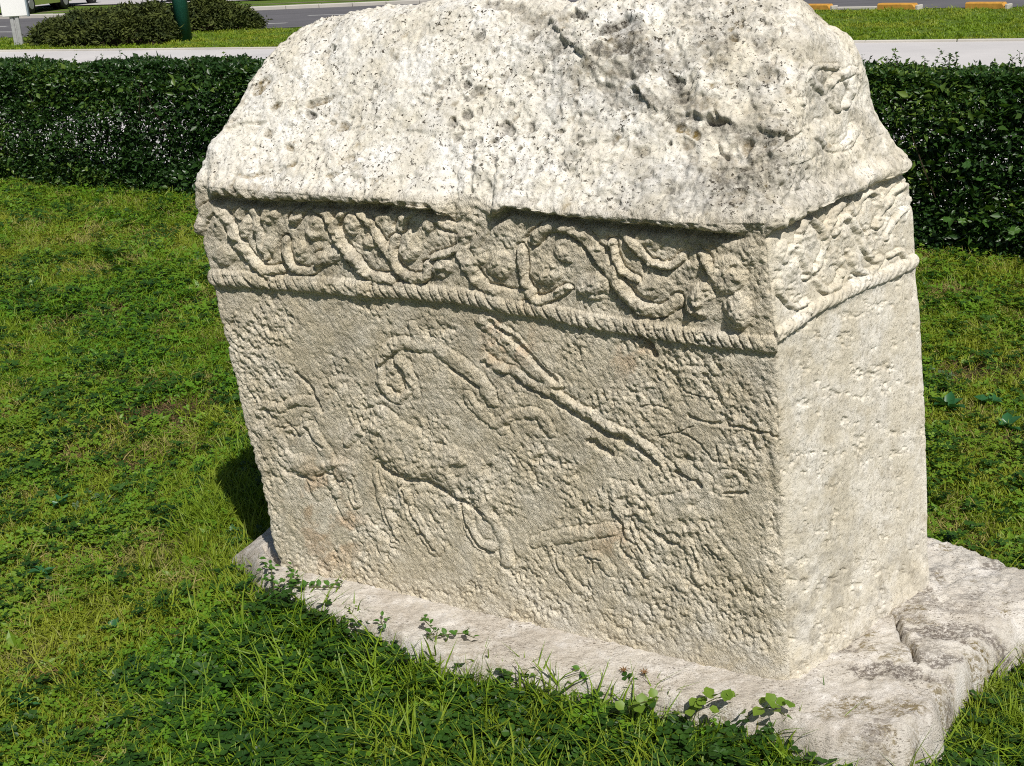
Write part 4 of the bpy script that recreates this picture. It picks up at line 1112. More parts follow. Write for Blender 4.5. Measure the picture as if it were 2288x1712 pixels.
def scatter(name, P, I, Sc, kindlabel):
    me = bpy.data.meshes.new(name); me.vertices.add(len(P)); me.vertices.foreach_set("co", np.asarray(P, np.float32).ravel()); me.update()
    o = bpy.data.objects.new(name, me); COL.objects.link(o)
    set_attr(o, "pick", I, 'INT'); set_attr(o, "sc", Sc)
    rot = np.c_[rng.normal(0, .24, len(P)), rng.normal(0, .24, len(P)), rng.uniform(0, 6.283, len(P))]; set_attr(o, "rot", rot, 'FLOAT_VECTOR')
    ng = bpy.data.node_groups.new(name, 'GeometryNodeTree')
    ng.interface.new_socket("Geometry", in_out='INPUT', socket_type='NodeSocketGeometry'); ng.interface.new_socket("Geometry", in_out='OUTPUT', socket_type='NodeSocketGeometry')
    N = ng.nodes; gi = N.new("NodeGroupInput"); go = N.new("NodeGroupOutput")
    ci = N.new("GeometryNodeCollectionInfo"); ci.inputs[0].default_value = kit; ci.inputs[1].default_value = True; ci.inputs[2].default_value = True
    ip = N.new("GeometryNodeInstanceOnPoints"); ip.inputs["Pick Instance"].default_value = True
    def na(nm, dt):
        a = N.new("GeometryNodeInputNamedAttribute"); a.data_type = dt; a.inputs[0].default_value = nm; return a.outputs[0]
    L = ng.links
    L.new(gi.outputs[0], ip.inputs["Points"]); L.new(ci.outputs[0], ip.inputs["Instance"])
    L.new(na("pick", 'INT'), ip.inputs["Instance Index"])
    er = N.new("FunctionNodeEulerToRotation"); L.new(na("rot", 'FLOAT_VECTOR'), er.inputs[0]); L.new(er.outputs[0], ip.inputs["Rotation"])
    L.new(na("sc", 'FLOAT'), ip.inputs["Scale"])
    L.new(ip.outputs[0], go.inputs[0])
    md_ = o.modifiers.new("scatter", 'NODES'); md_.node_group = ng
    tag(o, kindlabel, "grass", kind='stuff')
    return o

def visible_xy(x, y, m=.12):
    P = np.stack([x, y, np.zeros_like(x)], -1); u, v = project(P); q = (P - CO) @ FW
    return (q > .2) & (u > -m * PW) & (u < (1 + m) * PW) & (v < PH * (1 + m * 1.5))
# near lawn
pts = []
for (d0, d1, dens) in ((1.2, 2.6, 2600), (2.6, 3.8, 2100), (3.8, 5.5, 1500), (5.5, 7.5, 1050), (7.5, 13, 700)):
    n = int(dens * (d1 + 2) * 1.25 * (d1 - d0) * 1.0)
    y = rng.uniform(d0, d1, n); x = rng.uniform(-1, 1, n) * (d1 * .55 + .5)
    n_ = len(x); pts.append(np.c_[x, y, np.full(n_, d0)])
pts = np.concatenate(pts); x, y = pts[:, 0], pts[:, 1]
k = visible_xy(x, y) & (((np.c_[x, y] - H0) @ HN) < .15) & (slab_sd(x, y) < .012 + .022 * sstep(.48, .68, f2(x * 7, y * 7, 411, 3)) * (y < 2.75) * (x < .35))
x, y, dz = x[k], y[k], pts[k, 2]
n = len(x)
u_, v_ = project(np.c_[x, y, np.zeros(n)])
pa = f2(x * 2.2 + 9, y * 2.2, 301, 4, .6); pb = f2(x * 5 + 3, y * 5, 305, 3, .6); pc = f2(x * 1.1 + 50, y * 1.3, 309, 3)
r = rng.random(n)
lush = np.clip(sstep(1250, 1480, v_) * sstep(350, 700, u_) + .25 * sstep(1430, 1640, v_), 0, 1)                                    # rank clover in front of the slab, shade put into its green
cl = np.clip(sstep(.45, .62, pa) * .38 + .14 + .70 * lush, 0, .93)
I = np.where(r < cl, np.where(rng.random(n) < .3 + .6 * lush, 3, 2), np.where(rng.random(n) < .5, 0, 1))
r2 = rng.random(n)
dryp = sstep(.48, .66, pb) * 1.1 * (1 - lush * .8) + .18 * (1 - lush)
I = np.where(r2 < dryp * .50, 5, I)
def wspot(px, py, rx, ry):
    c = gnd(px, py); return np.exp(-(((x - c[0]) / rx) ** 2 + ((y - c[1]) / ry) ** 2) * 1.2)
bare = np.clip(sum(w * wspot(a, b, c_, d_) for a, b, c_, d_, w in ((375, 922, .20, .16, 1.3), (285, 1050, .18, .12, .7), (150, 1530, .10, .07, .7), (60, 900, .3, .12, .5), (420, 760, .25, .12, .5), (2150, 830, .3, .12, .9), (2220, 980, .3, .05, .9), (2180, 650, .3, .1, .7), (330, 690, .5, .16, .5), (560, 1420, .06, .05, .6), (950, 1470, .05, .04, .6), (1210, 1640, .05, .05, .8), (620, 1600, .15, .06, .6), (40, 1220, .12, .1, .5), (200, 1020, .4, .1, .4))), 0, 1)
I = np.where(rng.random(n) < bare * .85, 6, I)
mixg = rng.random(n) < .22 * lush
I = np.where(mixg, np.where(rng.random(n) < .6, 8, 6), I)
rose = rng.random(n) < .018 + .012 * (pa > .55)
I = np.where(rose, 4, I)
# long grass against the stones
ssd = slab_sd(x, y)
nearst = np.exp(-np.clip(-ssd, 0, 9) / .07)
lg = (rng.random(n) < nearst * .30) & (ssd > -.3)
I = np.where(lg & (r < .5), 7, np.where(lg, 8, I))
lt = wspot(520, 1150, .14, .35) + .7 * wspot(560, 1060, .16, .3) + .5 * wspot(2200, 1650, .25, .2) + .5 * wspot(2260, 1560, .15, .2)
I = np.where(rng.random(n) < lt * .55, np.where(rng.random(n) < .5, 7, 8), I)
Sc = rng.uniform(.65, 1.4, n) * (1 + .10 * np.clip(dz - 2, 0, 6)) * (1 + .28 * lush)
Sc = np.where(I == 7, rng.uniform(.4, .85, n), Sc)
keepb = rng.random(n) > bare * .35 + lush * .22 * sstep(.4, .6, pb)
x, y, I, Sc = x[keepb], y[keepb], I[keepb], Sc[keepb]
z = ground_z(x, y) + np.where(slab_sd(x, y) > -.01, np.clip(slab_z(x, y) - ground_z(x, y), 0, .2) * sstep(.0, .06, slab_sd(x, y)), 0)
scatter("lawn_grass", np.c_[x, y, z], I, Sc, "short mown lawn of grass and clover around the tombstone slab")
# hedge-foot grass, and grass beyond the pavement
n = 26000
al = rng.uniform(-40, 22, n); of = 18.4 + (rng.random(n) ** 1.2) * 9
xy = SD[None] * al[:, None] + SN[None] * of[:, None]
ok = visible_xy(xy[:, 0], xy[:, 1], .03)
nl = np.array([np.interp(a, nd_[:, 0], nd_[:, 1]) for a in xy[:, 0]]); ok &= xy[:, 1] < nl - .15
xy = xy[ok]
scatter("verge_grass", np.c_[xy, np.full(len(xy), -.02)], np.full(len(xy), 9), rng.uniform(.6, 1.3, len(xy)), "mown grass verge between pavement and road")

# ================================================================== HEDGE
def leaf_cloud(name, P, L, W, mat, parent, rnd, up_bias=.5, seed=0, nrm=None):
    n = len(P); g = np.random.default_rng(seed)
    d = g.normal(size=(n, 3)); d[:, 2] = d[:, 2] * .6 + .15; d /= np.linalg.norm(d, axis=1)[:, None]
    nn = g.normal(size=(n, 3)) * .8; nn[:, 2] += up_bias
    if nrm is not None: nn += nrm
    nn -= (nn * d).sum(1)[:, None] * d; nn /= np.linalg.norm(nn, axis=1)[:, None]
    s = np.cross(nn, d)
    L = (L * g.uniform(.6, 1.25, n))[:, None]; W = (W * g.uniform(.6, 1.2, n))[:, None]
    a = P; m1 = P + d * L * .45 + s * W * .5 + nn * W * .18; m2 = P + d * L * .45 - s * W * .5 + nn * W * .18; t = P + d * L - nn * L * .12
    V = np.stack([a, m1, t, m2], 1).reshape(-1, 3); b = np.arange(n)[:, None] * 4
    F = np.concatenate([b + np.array([0, 1, 2]), b + np.array([0, 2, 3])], 1).reshape(-1, 3)
    o = new_mesh(name, V, F, mat, False, parent); set_attr(o, "rnd", np.repeat(rnd, 4))
    return o
hedge = empty("clipped_hedge", (hp(4, .35)[0], hp(4, .35)[1], 0))
tag(hedge, "long dark green clipped hedge running behind the tombstone beside the pavement", "hedge")
def to_local(P, e): return P - np.array(e.location)
HL0, HL1, HWID = -4.5, 12.0, .62
n = 330000
s = rng.uniform(-1.4, 9.4, n); t = rng.random(n)
# leaves crowd the outside of the hedge
face = rng.random(n)
o_ = np.where(face < .55, rng.exponential(.055, n), np.where(face < .85, rng.uniform(0, HWID, n), HWID - rng.exponential(.06, n)))
o_ = np.clip(o_, -.02, HWID)
topz = .885 + .035 * (f2(s * 1.6, s * 0 + 3, 401, 3) - .5) * 2 + .05 * (f2(s * 9, o_ * 6, 402, 2) - .5)
z = np.where((face >= .55) & (face < .85), topz - rng.exponential(.05, n), rng.uniform(0, 1, n) * topz)
z = np.clip(z, .01, None)
bul = .09 * (f2(s * 2.2, z * 3, 403, 3) - .5) * 2 + .05 * sstep(.9, .4, z)
rsh = .07 * sstep(.15, 0, topz - z)
o2 = o_ - bul + rsh * (1 - 2 * o_ / HWID)
# thin spots where daylight comes through
thin = sstep(.53, .66, f2(s * 2.0 + 4, z * 3.4, 405, 3)) * sstep(.12, .22, z) * (1 - sstep(.52, .66, z))
kp = (rng.random(n) > thin * .60) & (z < topz + .02)
s, z, o2, o_ = s[kp], z[kp], o2[kp], o_[kp]
P = np.c_[hp(0, 0)[0] + HD[0] * s + HN[0] * o2, hp(0, 0)[1] + HD[1] * s + HN[1] * o2, z]
u_, v_ = project(P); m = (u_ > -350) & (u_ < PW + 350) & ~((u_ > 760) & (u_ < 1600) & (rng.random(len(u_)) < .8))
P = P[m]; s = s[m]; z = z[m]; u_ = u_[m]; v_ = v_[m]
yel = np.clip(.30 * (u_ > 1850) * sstep(260, 120, v_) + .25 * (u_ > 1980) + sstep(.5, .64, f2(s * 3 + 7, z * 4, 407, 3)) * .6 + .5 * sstep(330, 60, u_) * sstep(170, 330, v_) + .35 * np.exp(-(((u_ - 60) / 60) ** 2 + ((v_ - 150) / 22) ** 2)) + .35 * sstep(360, 430, v_) * (u_ < 1000), 0, 1)
rnd = np.clip(rng.random(len(P)) * .45 + yel * .65 * rng.random(len(P)), 0, 1)
def hedge_mat():
    m = NT("privet_leaves", .38, .45)
    r = m.attr("rnd").outputs["Fac"]
    c = m.mix(m.ramp(r, 0, .5), (.012, .036, .008), (.036, .088, .016))
    c = m.mix(m.ramp(r, .5, 1.0), c, (.13, .20, .03))
    m.color(c)
    tr = m.n("ShaderNodeBsdfTranslucent"); m.l(m.mix(1.0, c, (1.2, 1.3, .6), 'MULTIPLY'), tr.inputs[0])
    mx = m.n("ShaderNodeMixShader"); mx.inputs[0].default_value = .25
    m.l(m.p.outputs[0], mx.inputs[1]); m.l(tr.outputs[0], mx.inputs[2]); m.l(mx.outputs[0], m.out.inputs[0]); return m.m
HM = hedge_mat()
o = leaf_cloud("foliage", to_local(P, hedge), 0.036, .021, HM, hedge, rnd, .5, 11, nrm=np.array([-HN[0] * .5, -HN[1] * .5, .2])); o["kind"] = "stuff"
nb_ = 9000
ii = rng.integers(0, len(P), nb_); fr2 = (((P[ii, :2] - H0) @ HN) < .16) | (P[ii, 2] > .80); ii = ii[fr2]
o = leaf_cloud("larger_leaves", to_local(P[ii] - np.r_[HN * .02, 0], hedge), .058, .036, HM, hedge, np.clip(rnd[ii] * .9 + .12 + .25 * yel[ii], 0, 1), .7, 17); o["kind"] = "stuff"
# dark twiggy heart of the hedge and its stems
TW = flat_mat("twig_brown", (.035, .026, .016), .9, .1, .3, 40)
mb = MB()
for k in range(900):
    ss = random.uniform(HL0, HL1); oo = random.uniform(.1, .5); b = hp(ss, oo)
    pts_ = [(b[0], b[1], 0)]; zz = 0
    for j in range(4):
        zz += random.uniform(.12, .25); l = pts_[-1]; pts_.append((l[0] + random.uniform(-.09, .09), l[1] + random.uniform(-.09, .09), min(zz, .86)))
    pts_ = [tuple(np.array(p) - np.array(hedge.location)) for p in pts_]
    mb.tube(pts_, [.008, .007, .005, .004, .002], 3, False)
o = mb.build("stems", TW, hedge); o["kind"] = "stuff"
# upright young shoots along the top
mb = MB()
shoots = []
for ss_px in (45, 70, 160, 235, 250, 330, 345, 420, 480, 575, 590, 1990, 2015, 2030, 2100, 2150, 2170, 2240, 2265, 2280, 1950) + tuple(random.uniform(0, 600) for _ in range(14)) + tuple(random.uniform(1920, 2288) for _ in range(16)):
    # find the hedge station under that image column
    best = min(np.linspace(HL0, HL1, 400), key=lambda q: abs(project(np.array([*hp(q, .3), .88]))[0] - ss_px))
    shoots.append(best)
SP = []
for ss in shoots:
    b = hp(ss, random.uniform(.05, .55)); hgt = random.uniform(.03, .10); lean = np.array([random.uniform(-.4, .4), random.uniform(-.3, .3), 1]); lean /= np.linalg.norm(lean)
    base = np.array([b[0], b[1], .86])
    mb.tube([base - np.array(hedge.location), base + lean * (hgt + .03) - np.array(hedge.location)], [.002, .001], 3, False)
    for q in np.linspace(.1, 1, 9):
        for _ in range(2): SP.append(base + lean * (hgt + .03) * q + np.array([random.uniform(-.008, .008), random.uniform(-.008, .008), 0]))
o = mb.build("shoot_stem", TW, hedge); o["kind"] = "stuff"
SP = np.array(SP); o = leaf_cloud("shoot_leaves", to_local(SP, hedge), .026, .013, HM, hedge, rng.uniform(.3, .9, len(SP)), .6, 12); o["kind"] = "stuff"

# seedling maple growing through the hedge: lobed leaves one by one
def maple_mesh():
    out = []
    tips = [(0, 1.0), (.62, .72), (.78, .05), (-.78, .05), (-.62, .72)]
    pr = [(0, -.12), (.30, -.28), (.50, -.05), (.80, -.02), (.60, .18), (.70, .30), (.52, .36), (.66, .72), (.36, .62), (.26, .74), (.12, .80), (0, 1.05)]
    pr = pr + [(-x, y) for x, y in pr[-2:0:-1]]
    V = [(x, y, .10 * abs(x) ** 1.2 - .10 * y * y + .05 * math.sin(5 * x)) for x, y in pr] + [(0, .2, .02)]
    c = len(V) - 1; F = [(i, (i + 1) % c, c) for i in range(c)]
    me = bpy.data.meshes.new("maple_leaf"); me.from_pydata(V, [], F); me.update(); return me
MML = leaf_mat("maple_leaf_green", (.035, .10, .016), (.085, .17, .026), None, .3, .4)
mme = maple_mesh(); mme.materials.append(MML)
def sapling(spots, label, size, up=.5, zt=None):
    cx_ = np.mean([p[0] for p in spots], axis=0)
    e = empty("maple_sapling", (cx_[0], cx_[1], 0)); tag(e, label, "sapling", "maple seedlings growing through the hedge")
    mb = MB(); E0 = np.array(e.location)
    tipz = max(p[0][2] for p in spots)
    ax = [np.array([cx_[0], cx_[1], 0]) + np.array([.03 * math.sin(3 * q), .12 + .02 * math.cos(4 * q), tipz * q]) for q in np.linspace(0, 1, 7)]
    mb.tube([p - E0 for p in ax], [.007, .006, .006, .005, .004, .003, .002], 5)
    for p, r_ in spots:
        zz = max(0.05, p[2] - .05); q = min(1, zz / tipz); b = ax[min(6, int(q * 6))]
        mb.tube([b - E0, (b + p) / 2 + np.array([0, 0, .02]) - E0, p - E0], [.0016, .0013, .0008], 3, False)
    mb.build("stem", TW, e)
    for p, r_ in spots:
        l = bpy.data.objects.new("leaf", mme); COL.objects.link(l); l.parent = e; l.location = tuple(p - E0)
        l.scale = (r_,) * 3
        l.rotation_euler = (random.uniform(.2, 1.1), random.uniform(-.5, .5), random.uniform(-1.0, 1.0) + (3.14 if random.random() < .6 else 0))
def hedge_spot(px, py, out_=.07):
    # where that column/row meets a plane standing just before the hedge
    d = ray(px, py); o3 = np.array([H0[0], H0[1], 0]) - np.array([HN[0], HN[1], 0]) * out_
    nn = np.array([HN[0], HN[1], 0]); tt = ((o3 - CO) @ nn) / (d @ nn); return CO + d * tt
sp1 = []; sp2 = []
for px, py in ((2155, 215), (2170, 235), (2120, 250), (2180, 262), (2230, 262), (2245, 235), (2100, 300), (2150, 345), (2160, 370), (2110, 355), (2095, 380), (2075, 370), (2190, 400), (2225, 420), (2240, 390), (2170, 430), (2145, 400), (2130, 455), (2105, 430)):
    sp1.append((hedge_spot(px + random.uniform(-5, 5), py + random.uniform(-5, 5), random.uniform(.04, .11)), random.uniform(.030, .044)))
for px, py in ((2115, 490), (2145, 495), (2170, 495), (2190, 520), (2150, 540), (2185, 548), (2250, 500), (2270, 515), (2255, 530), (2235, 515), (2280, 445), (2260, 460), (2285, 540), (2215, 470), (2240, 470), (2265, 430), (2120, 520), (2205, 505), (2278, 480)):
    sp2.append((hedge_spot(px + random.uniform(-5, 5), py + random.uniform(-5, 5), random.uniform(.05, .14)), random.uniform(.032, .046)))
sapling(sp1, "taller maple seedling whose lobed leaves spread over the right hedge's middle", .04)
sapling(sp2, "lower maple seedling with bright lobed leaves near the foot of the right hedge", .04)

# ================================================================== BACKGROUND THINGS
def shrub_mat():
    m = NT("cotoneaster_sprays", .7, .2)
    r = m.attr("rnd").outputs["Fac"]
    c = m.mix(r, (.018, .030, .008), (.085, .105, .022)); m.color(c); return m.m
SHM = shrub_mat()
def mound(name, label, lumps, nleaf, seed):
    g = np.random.default_rng(seed); c0 = np.mean([l[0] for l in lumps], axis=0)
    e = empty(name, (c0[0], c0[1], -.02)); tag(e, label, "shrub", "low spreading dark shrubs on the verge")
    P = []; R_ = []; D = []
    tot = sum(l[1] * l[2] for l in lumps)
    mb = MB()
    for (c, rx, ry, h) in lumps:
        n = int(nleaf * rx * ry / tot)
        th = g.uniform(0, 6.283, n); q = g.random(n) ** .5; r3 = g.uniform(.86, 1.06, n)
        z = np.sqrt(np.clip(1 - q ** 2, 0, 1)) * h * r3
        X = c[0] + rx * q * np.cos(th) * r3; Y = c[1] + ry * q * np.sin(th) * r3
        nz = f2(X * 1.8, Y * 1.8 + z * 2, seed, 3); z = z * (.72 + .56 * nz)
        P.append(np.c_[X, Y, z]); R_.append(np.clip(.15 + 1.3 * (f2(X * 5, Y * 5 + z * 5, seed + 3, 2) - .4) + g.random(n) * .5, 0, 1))
        # solid dark heart
        m_ = 9; VV_ = []; FF_ = []
        for i in range(m_ + 1):
            for k in range(18):
                a = 2 * math.pi * k / 18; b = math.pi / 2 * i / m_
                rr = .84 + .12 * math.sin(a * 5 + i)
                VV_.append((c[0] - c0[0] + rx * rr * math.cos(b) * math.cos(a), c[1] - c0[1] + ry * rr * math.cos(b) * math.sin(a), h * .70 * math.sin(b)))
        FF_ = [(i * 18 + k, i * 18 + (k + 1) % 18, (i + 1) * 18 + (k + 1) % 18, (i + 1) * 18 + k) for i in range(m_) for k in range(18)]
        mb.add(VV_, FF_)
    P = np.concatenate(P); R_ = np.concatenate(R_)
    mb.build("branches", TW, e)
    o = leaf_cloud("foliage", to_local(P, e), .13, .045, SHM, e, R_, .3, seed); o["kind"] = "stuff"
    # long arching sprays that break the outline
    SPr = []; Rr = []
    for _ in range(130):
        i = g.integers(0, len(P)); p = P[i]
        c = np.array([c0[0], c0[1], -.1]); d = p - c; d /= np.linalg.norm(d); d[2] = abs(d[2]) * .6 + .2
        for q in np.linspace(0, .24, 7): SPr.append(p + d * q + np.array([0, 0, -.5 * q * q])); Rr.append(.25 + .3 * g.random())
    o = leaf_cloud("spray", to_local(np.array(SPr), e), .08, .03, SHM, e, np.array(Rr), .3, seed + 5); o["kind"] = "stuff"
    return e
def gy(px, py, Y):     # ground point and height helper
    return atY(px, py, Y)
L1 = []
for (px, py, rx, ry, ztop) in ((150, 98, .85, .6, 45), (215, 100, 1.0, .75, 25), (290, 98, 1.0, .85, 18), (352, 90, .60, .7, 14)):
    g0 = gnd(px, py); zt = atY(px, ztop, g0[1] + .3)[2]; L1.append((g0[:2] + np.array([0, .3]), rx, ry, zt))
mound("spreading_shrub", "low spreading dark green shrub between the white sign and the green pole", L1, 26000, 31)
L2 = []
for (px, py, rx, ry, ztop) in ((470, 68, .72, .6, 5), (515, 66, .65, .5, 22), (552, 64, .35, .35, 42)):
    g0 = gnd(px, py); zt = atY(px, ztop, g0[1] + .3)[2]; L2.append((g0[:2] + np.array([0, .25]), rx, ry, zt))
mound("spreading_shrub", "low dark shrub sprawling beyond the green pole towards the road", L2, 12000, 37)

# green pole
GP = NT("dark_green_paint", .45, .4)
nn_ = GP.noise(GP.pos(), 55, 4, .7)
GP.color(GP.mix(GP.ramp(nn_, .42, .62), (.004, .045, .030), (.012, .085, .058))); GP.bump(nn_, .5, .004)
g0 = gnd(413, 89)
e = empty("lamp_post", (g0[0], g0[1], -.02)); tag(e, "thick dark green painted steel post rising out of the shrubs", "post")
mb = MB(); mb.tube([(0, 0, 0), (0, 0, 1.2), (0, 0, 4.5)], [.150, .150, .11], 32); o = mb.build("shaft", GP.m, e, True)
# white sign box on a channel post
SW = flat_mat("white_enamel", (.78, .78, .77), .4, .5, .03, 3)
SG = flat_mat("galvanised_steel", (.42, .42, .42), .5, .5, .15, 14, .3)
SGr = flat_mat("grey_sign_edge", (.25, .30, .33), .5, .4, .1, 8)
g0 = gnd(42, 100)
e = empty("sign", (g0[0], g0[1], -.02)); tag(e, "white box sign on a pale steel double post left of the dark shrub", "sign")
dist_ = float((g0 - CO) @ FW)
bl = atY(7, 37, g0[1]); br = atY(62, 37, g0[1]); zb = (bl[2] + br[2]) / 2 + .02
cxs = (bl[0] + br[0]) / 2 - g0[0]; wS = br[0] - bl[0]
mb = MB(); mb.box((cxs, .0, zb + .42), (wS, .09, .84), .12, .012); mb.build("panel", SW, e)
mb = MB(); mb.box((cxs + wS * .5 + .018, .01, zb + .42), (.03, .12, .86), .12, .004); mb.box((cxs, .058, zb + .42), (wS * .98, .018, .84), .12, 0); mb.build("frame", SGr, e)
for sx_ in (-.055, .055):
    mb = MB(); mb.box((sx_, .02, zb / 2 + .005), (.078, .06, zb + .0), 0, .008); mb.build("post", SG, e)
mb = MB(); mb.box((0, .03, zb / 2 + .005), (.04, .03, zb - .01), 0, 0); mb.build("web", SG, e)

# parked cars on the median (only their lower bodies reach into the frame)
def car(loc, rz, paint, label, plate=None, tail=None):
    e = empty("parked_car", loc); e.rotation_euler = (0, 0, rz); tag(e, label, "car", "cars parked on the far side of the road")
    pf = flat_mat("car_paint_" + label.split()[0], paint, .25, .6, .04, 3)
    blk = bpy.data.materials.get("car_black") or flat_mat("car_black", (.012, .012, .013), .6, .3, .2, 8)
    gls = bpy.data.materials.get("car_glass") or flat_mat("car_glass", (.02, .025, .03), .08, .7, .1, 3)
    rim = bpy.data.materials.get("car_rim") or flat_mat("car_rim", (.4, .4, .41), .35, .6, .1, 9, .6)
    # side profile (x along, z up), extruded with tumblehome
    prof_ = [(-2.0, .28), (-2.05, .55), (-1.98, .80), (-1.88, .98), (-1.55, 1.36), (-1.2, 1.44), (.0, 1.46), (.45, 1.38), (1.05, .98), (1.75, .84), (2.0, .66), (2.03, .40), (1.96, .26), (1.68, .25), (1.60, .50), (1.35, .62), (1.08, .50), (1.0, .25), (-.98, .25), (-1.06, .50), (-1.3, .62), (-1.56, .50), (-1.64, .26)]
    V = []; nP = len(prof_)
    for yy in (-1, -.97, .97, 1):
        for x_, z_ in prof_:
            w = .84 if z_ < .95 else .84 - (z_ - .95) * .42
            w = w if abs(yy) < .98 else w - .03
            V.append((x_ * (1 if abs(yy) < .98 else .985), (w + (.0 if abs(yy) == 1 else -.0)) * (1 if yy > 0 else -1) * (1.0 if abs(yy) < 1 else 1.035), z_))
    F = []
    for r_ in range(3):
        for k_ in range(nP):
            k2 = (k_ + 1) % nP; F.append((r_ * nP + k_, r_ * nP + k2, (r_ + 1) * nP + k2, (r_ + 1) * nP + k_))
    F += [tuple(range(nP)), tuple(range(4 * nP - 1, 3 * nP - 1, -1))]
    new_mesh("body", V, F, pf, False, e)
    for sx_ in (-1, 1):
        mb = MB(); mb.add([(-1.5, .73 * sx_, 1.30), (-1.2, .66 * sx_, 1.40), (-.05, .66 * sx_, 1.41), (.40, .70 * sx_, 1.33), (.92, .845 * sx_, 1.02), (-1.75, .845 * sx_, 1.02)], [(0, 1, 2, 3, 4, 5)]); o = mb.build("side_window", gls, e); o.location = (0, .02 * sx_, 0)
    mb = MB(); mb.add([(-1.90, -.68, 1.0), (-1.90, .68, 1.0), (-1.62, .6, 1.33), (-1.62, -.6, 1.33)], [(0, 1, 2, 3)]); o = mb.build("rear_window", gls, e); o.location = (-.03, 0, .02)
    mb = MB(); mb.add([(1.02, -.7, 1.0), (1.02, .7, 1.0), (.50, .6, 1.36), (.50, -.6, 1.36)], [(0, 1, 2, 3)]); o = mb.build("windscreen", gls, e); o.location = (.03, 0, .02)
    mb = MB(); mb.box((-2.04, 0, .42), (.16, 1.62, .24), 0, .05); mb.build("rear_bumper", blk, e)
    mb = MB(); mb.box((2.02, 0, .38), (.14, 1.60, .22), 0, .05); mb.build("front_bumper", blk, e)
    for x_ in (-1.3, 1.35):
        for sy_ in (-1, 1):
            mb = MB(); mb.tube([(x_, sy_ * .68, .31), (x_, sy_ * .70, .31), (x_, sy_ * .86, .31), (x_, sy_ * .88, .31)], [.29, .31, .31, .28], 24); w_ = mb.build("wheel", blk, e, True)
            mb = MB(); mb.tube([(x_, sy_ * .86, .31), (x_, sy_ * .892, .31)], [.19, .17], 18); mb.build("rim", rim, w_)
    for sy_ in (-1, 1):
        mb = MB(); mb.box((-2.0, sy_ * .68, .80), (.10, .22, .16), 0, .02); mb.build("tail_light", flat_mat("lamp_red", (.35, .02, .015), .3, .5, .1, 9), e)
        mb = MB(); mb.box((1.93, sy_ * .62, .68), (.14, .30, .13), 0, .02); mb.build("headlight", SW, e)
    mb = MB(); mb.box((-2.13, 0, .46), (.02, .52, .115), 0, .004); mb.build("number_plate", SW, e)
    return e
g1 = gnd(96, 21, 0); c1 = car((g1[0] - .2, g1[1] + 1.9, -.015), math.radians(-100 + 180), (.02, .022, .03), "dark car with pale number plate parked beyond the median, seen from behind")
g2 = gnd(60, 31, 0); c2 = car((g2[0] - .65, g2[1] + 1.7, -.015), math.radians(-96 + 180), (.22, .30, .04), "yellow green car mostly hidden behind the white sign")
g3 = gnd(440, 6, 0); c3 = car((g3[0] + .3, g3[1] + 1.6, .02), math.radians(-20), (.03, .03, .035), "black car low at the top edge behind the green post")

# ================================================================== PLANTS ON AND BY THE SLAB
def leafobj_mesh(nm, L, W, fold, mat):
    mb = MB(); leaf(mb, (0, 0, 0), 0, 0, L, W, fold); me = bpy.data.meshes.new(nm); me.from_pydata(mb.v, [], mb.f); me.materials.append(mat); me.update()
    me.polygons.foreach_set("use_smooth", np.ones(len(me.polygons), dtype=bool)); return me
PL1 = leaf_mat("weed_leaf_green", (.05, .14, .02), (.09, .20, .03), None, .35, .4)
PL2 = leaf_mat("lime_leaf_green", (.13, .24, .025), (.20, .30, .04), None, .4, .45)
PL3 = leaf_mat("blue_green_leaf", (.03, .12, .04), (.05, .16, .06), None, .25, .35)
SM = flat_mat("weed_stem", (.10, .11, .035), .6, .3, .2, 60)
oval = leafobj_mesh("oval_leaf", .020, .013, .35, PL1); ovall = leafobj_mesh("lime_leaf", .018, .013, .3, PL2); roundl = leafobj_mesh("round_leaf", .026, .026, .25, PL2); long_ = leafobj_mesh("long_leaf", .06, .018, .4, PL3); bro = leafobj_mesh("broad_leaf", .055, .034, .35, PL3)
def sprig(path, leafme, nl, label, name="weed_sprig", cat="weed", sc=(.7, 1.15), rad=.0011, grp="small weeds around the slab", spread=.01):
    P0 = path[0]; e = empty(name, P0); tag(e, label, cat, grp)
    pts_ = [np.array(p) - np.array(P0) for p in path]; mb = MB(); mb.tube(pts_, [rad] * len(pts_), 5, False); mb.build("stem", SM, e)
    s = np.r_[0, np.cumsum([np.linalg.norm(b - a) for a, b in zip(pts_[:-1], pts_[1:])])]
    A_ = np.array(pts_)
    for k in range(nl):
        q = s[-1] * (.12 + .88 * (k + 1) / nl); p = np.array([np.interp(q, s, A_[:, i]) for i in range(3)])
        l = bpy.data.objects.new("leaf", leafme); COL.objects.link(l); l.parent = e
        l.location = tuple(p + np.array([random.uniform(-spread, spread), random.uniform(-spread, spread), random.uniform(0, .003)]))
        v = random.uniform(*sc); l.scale = (v, v, v); l.rotation_euler = (random.uniform(-.5, .5), random.uniform(-.9, .25), k * 2.4 + random.uniform(-.5, .5))
    return e
def gp(px, py, z): return tuple(gnd(px, py, z))
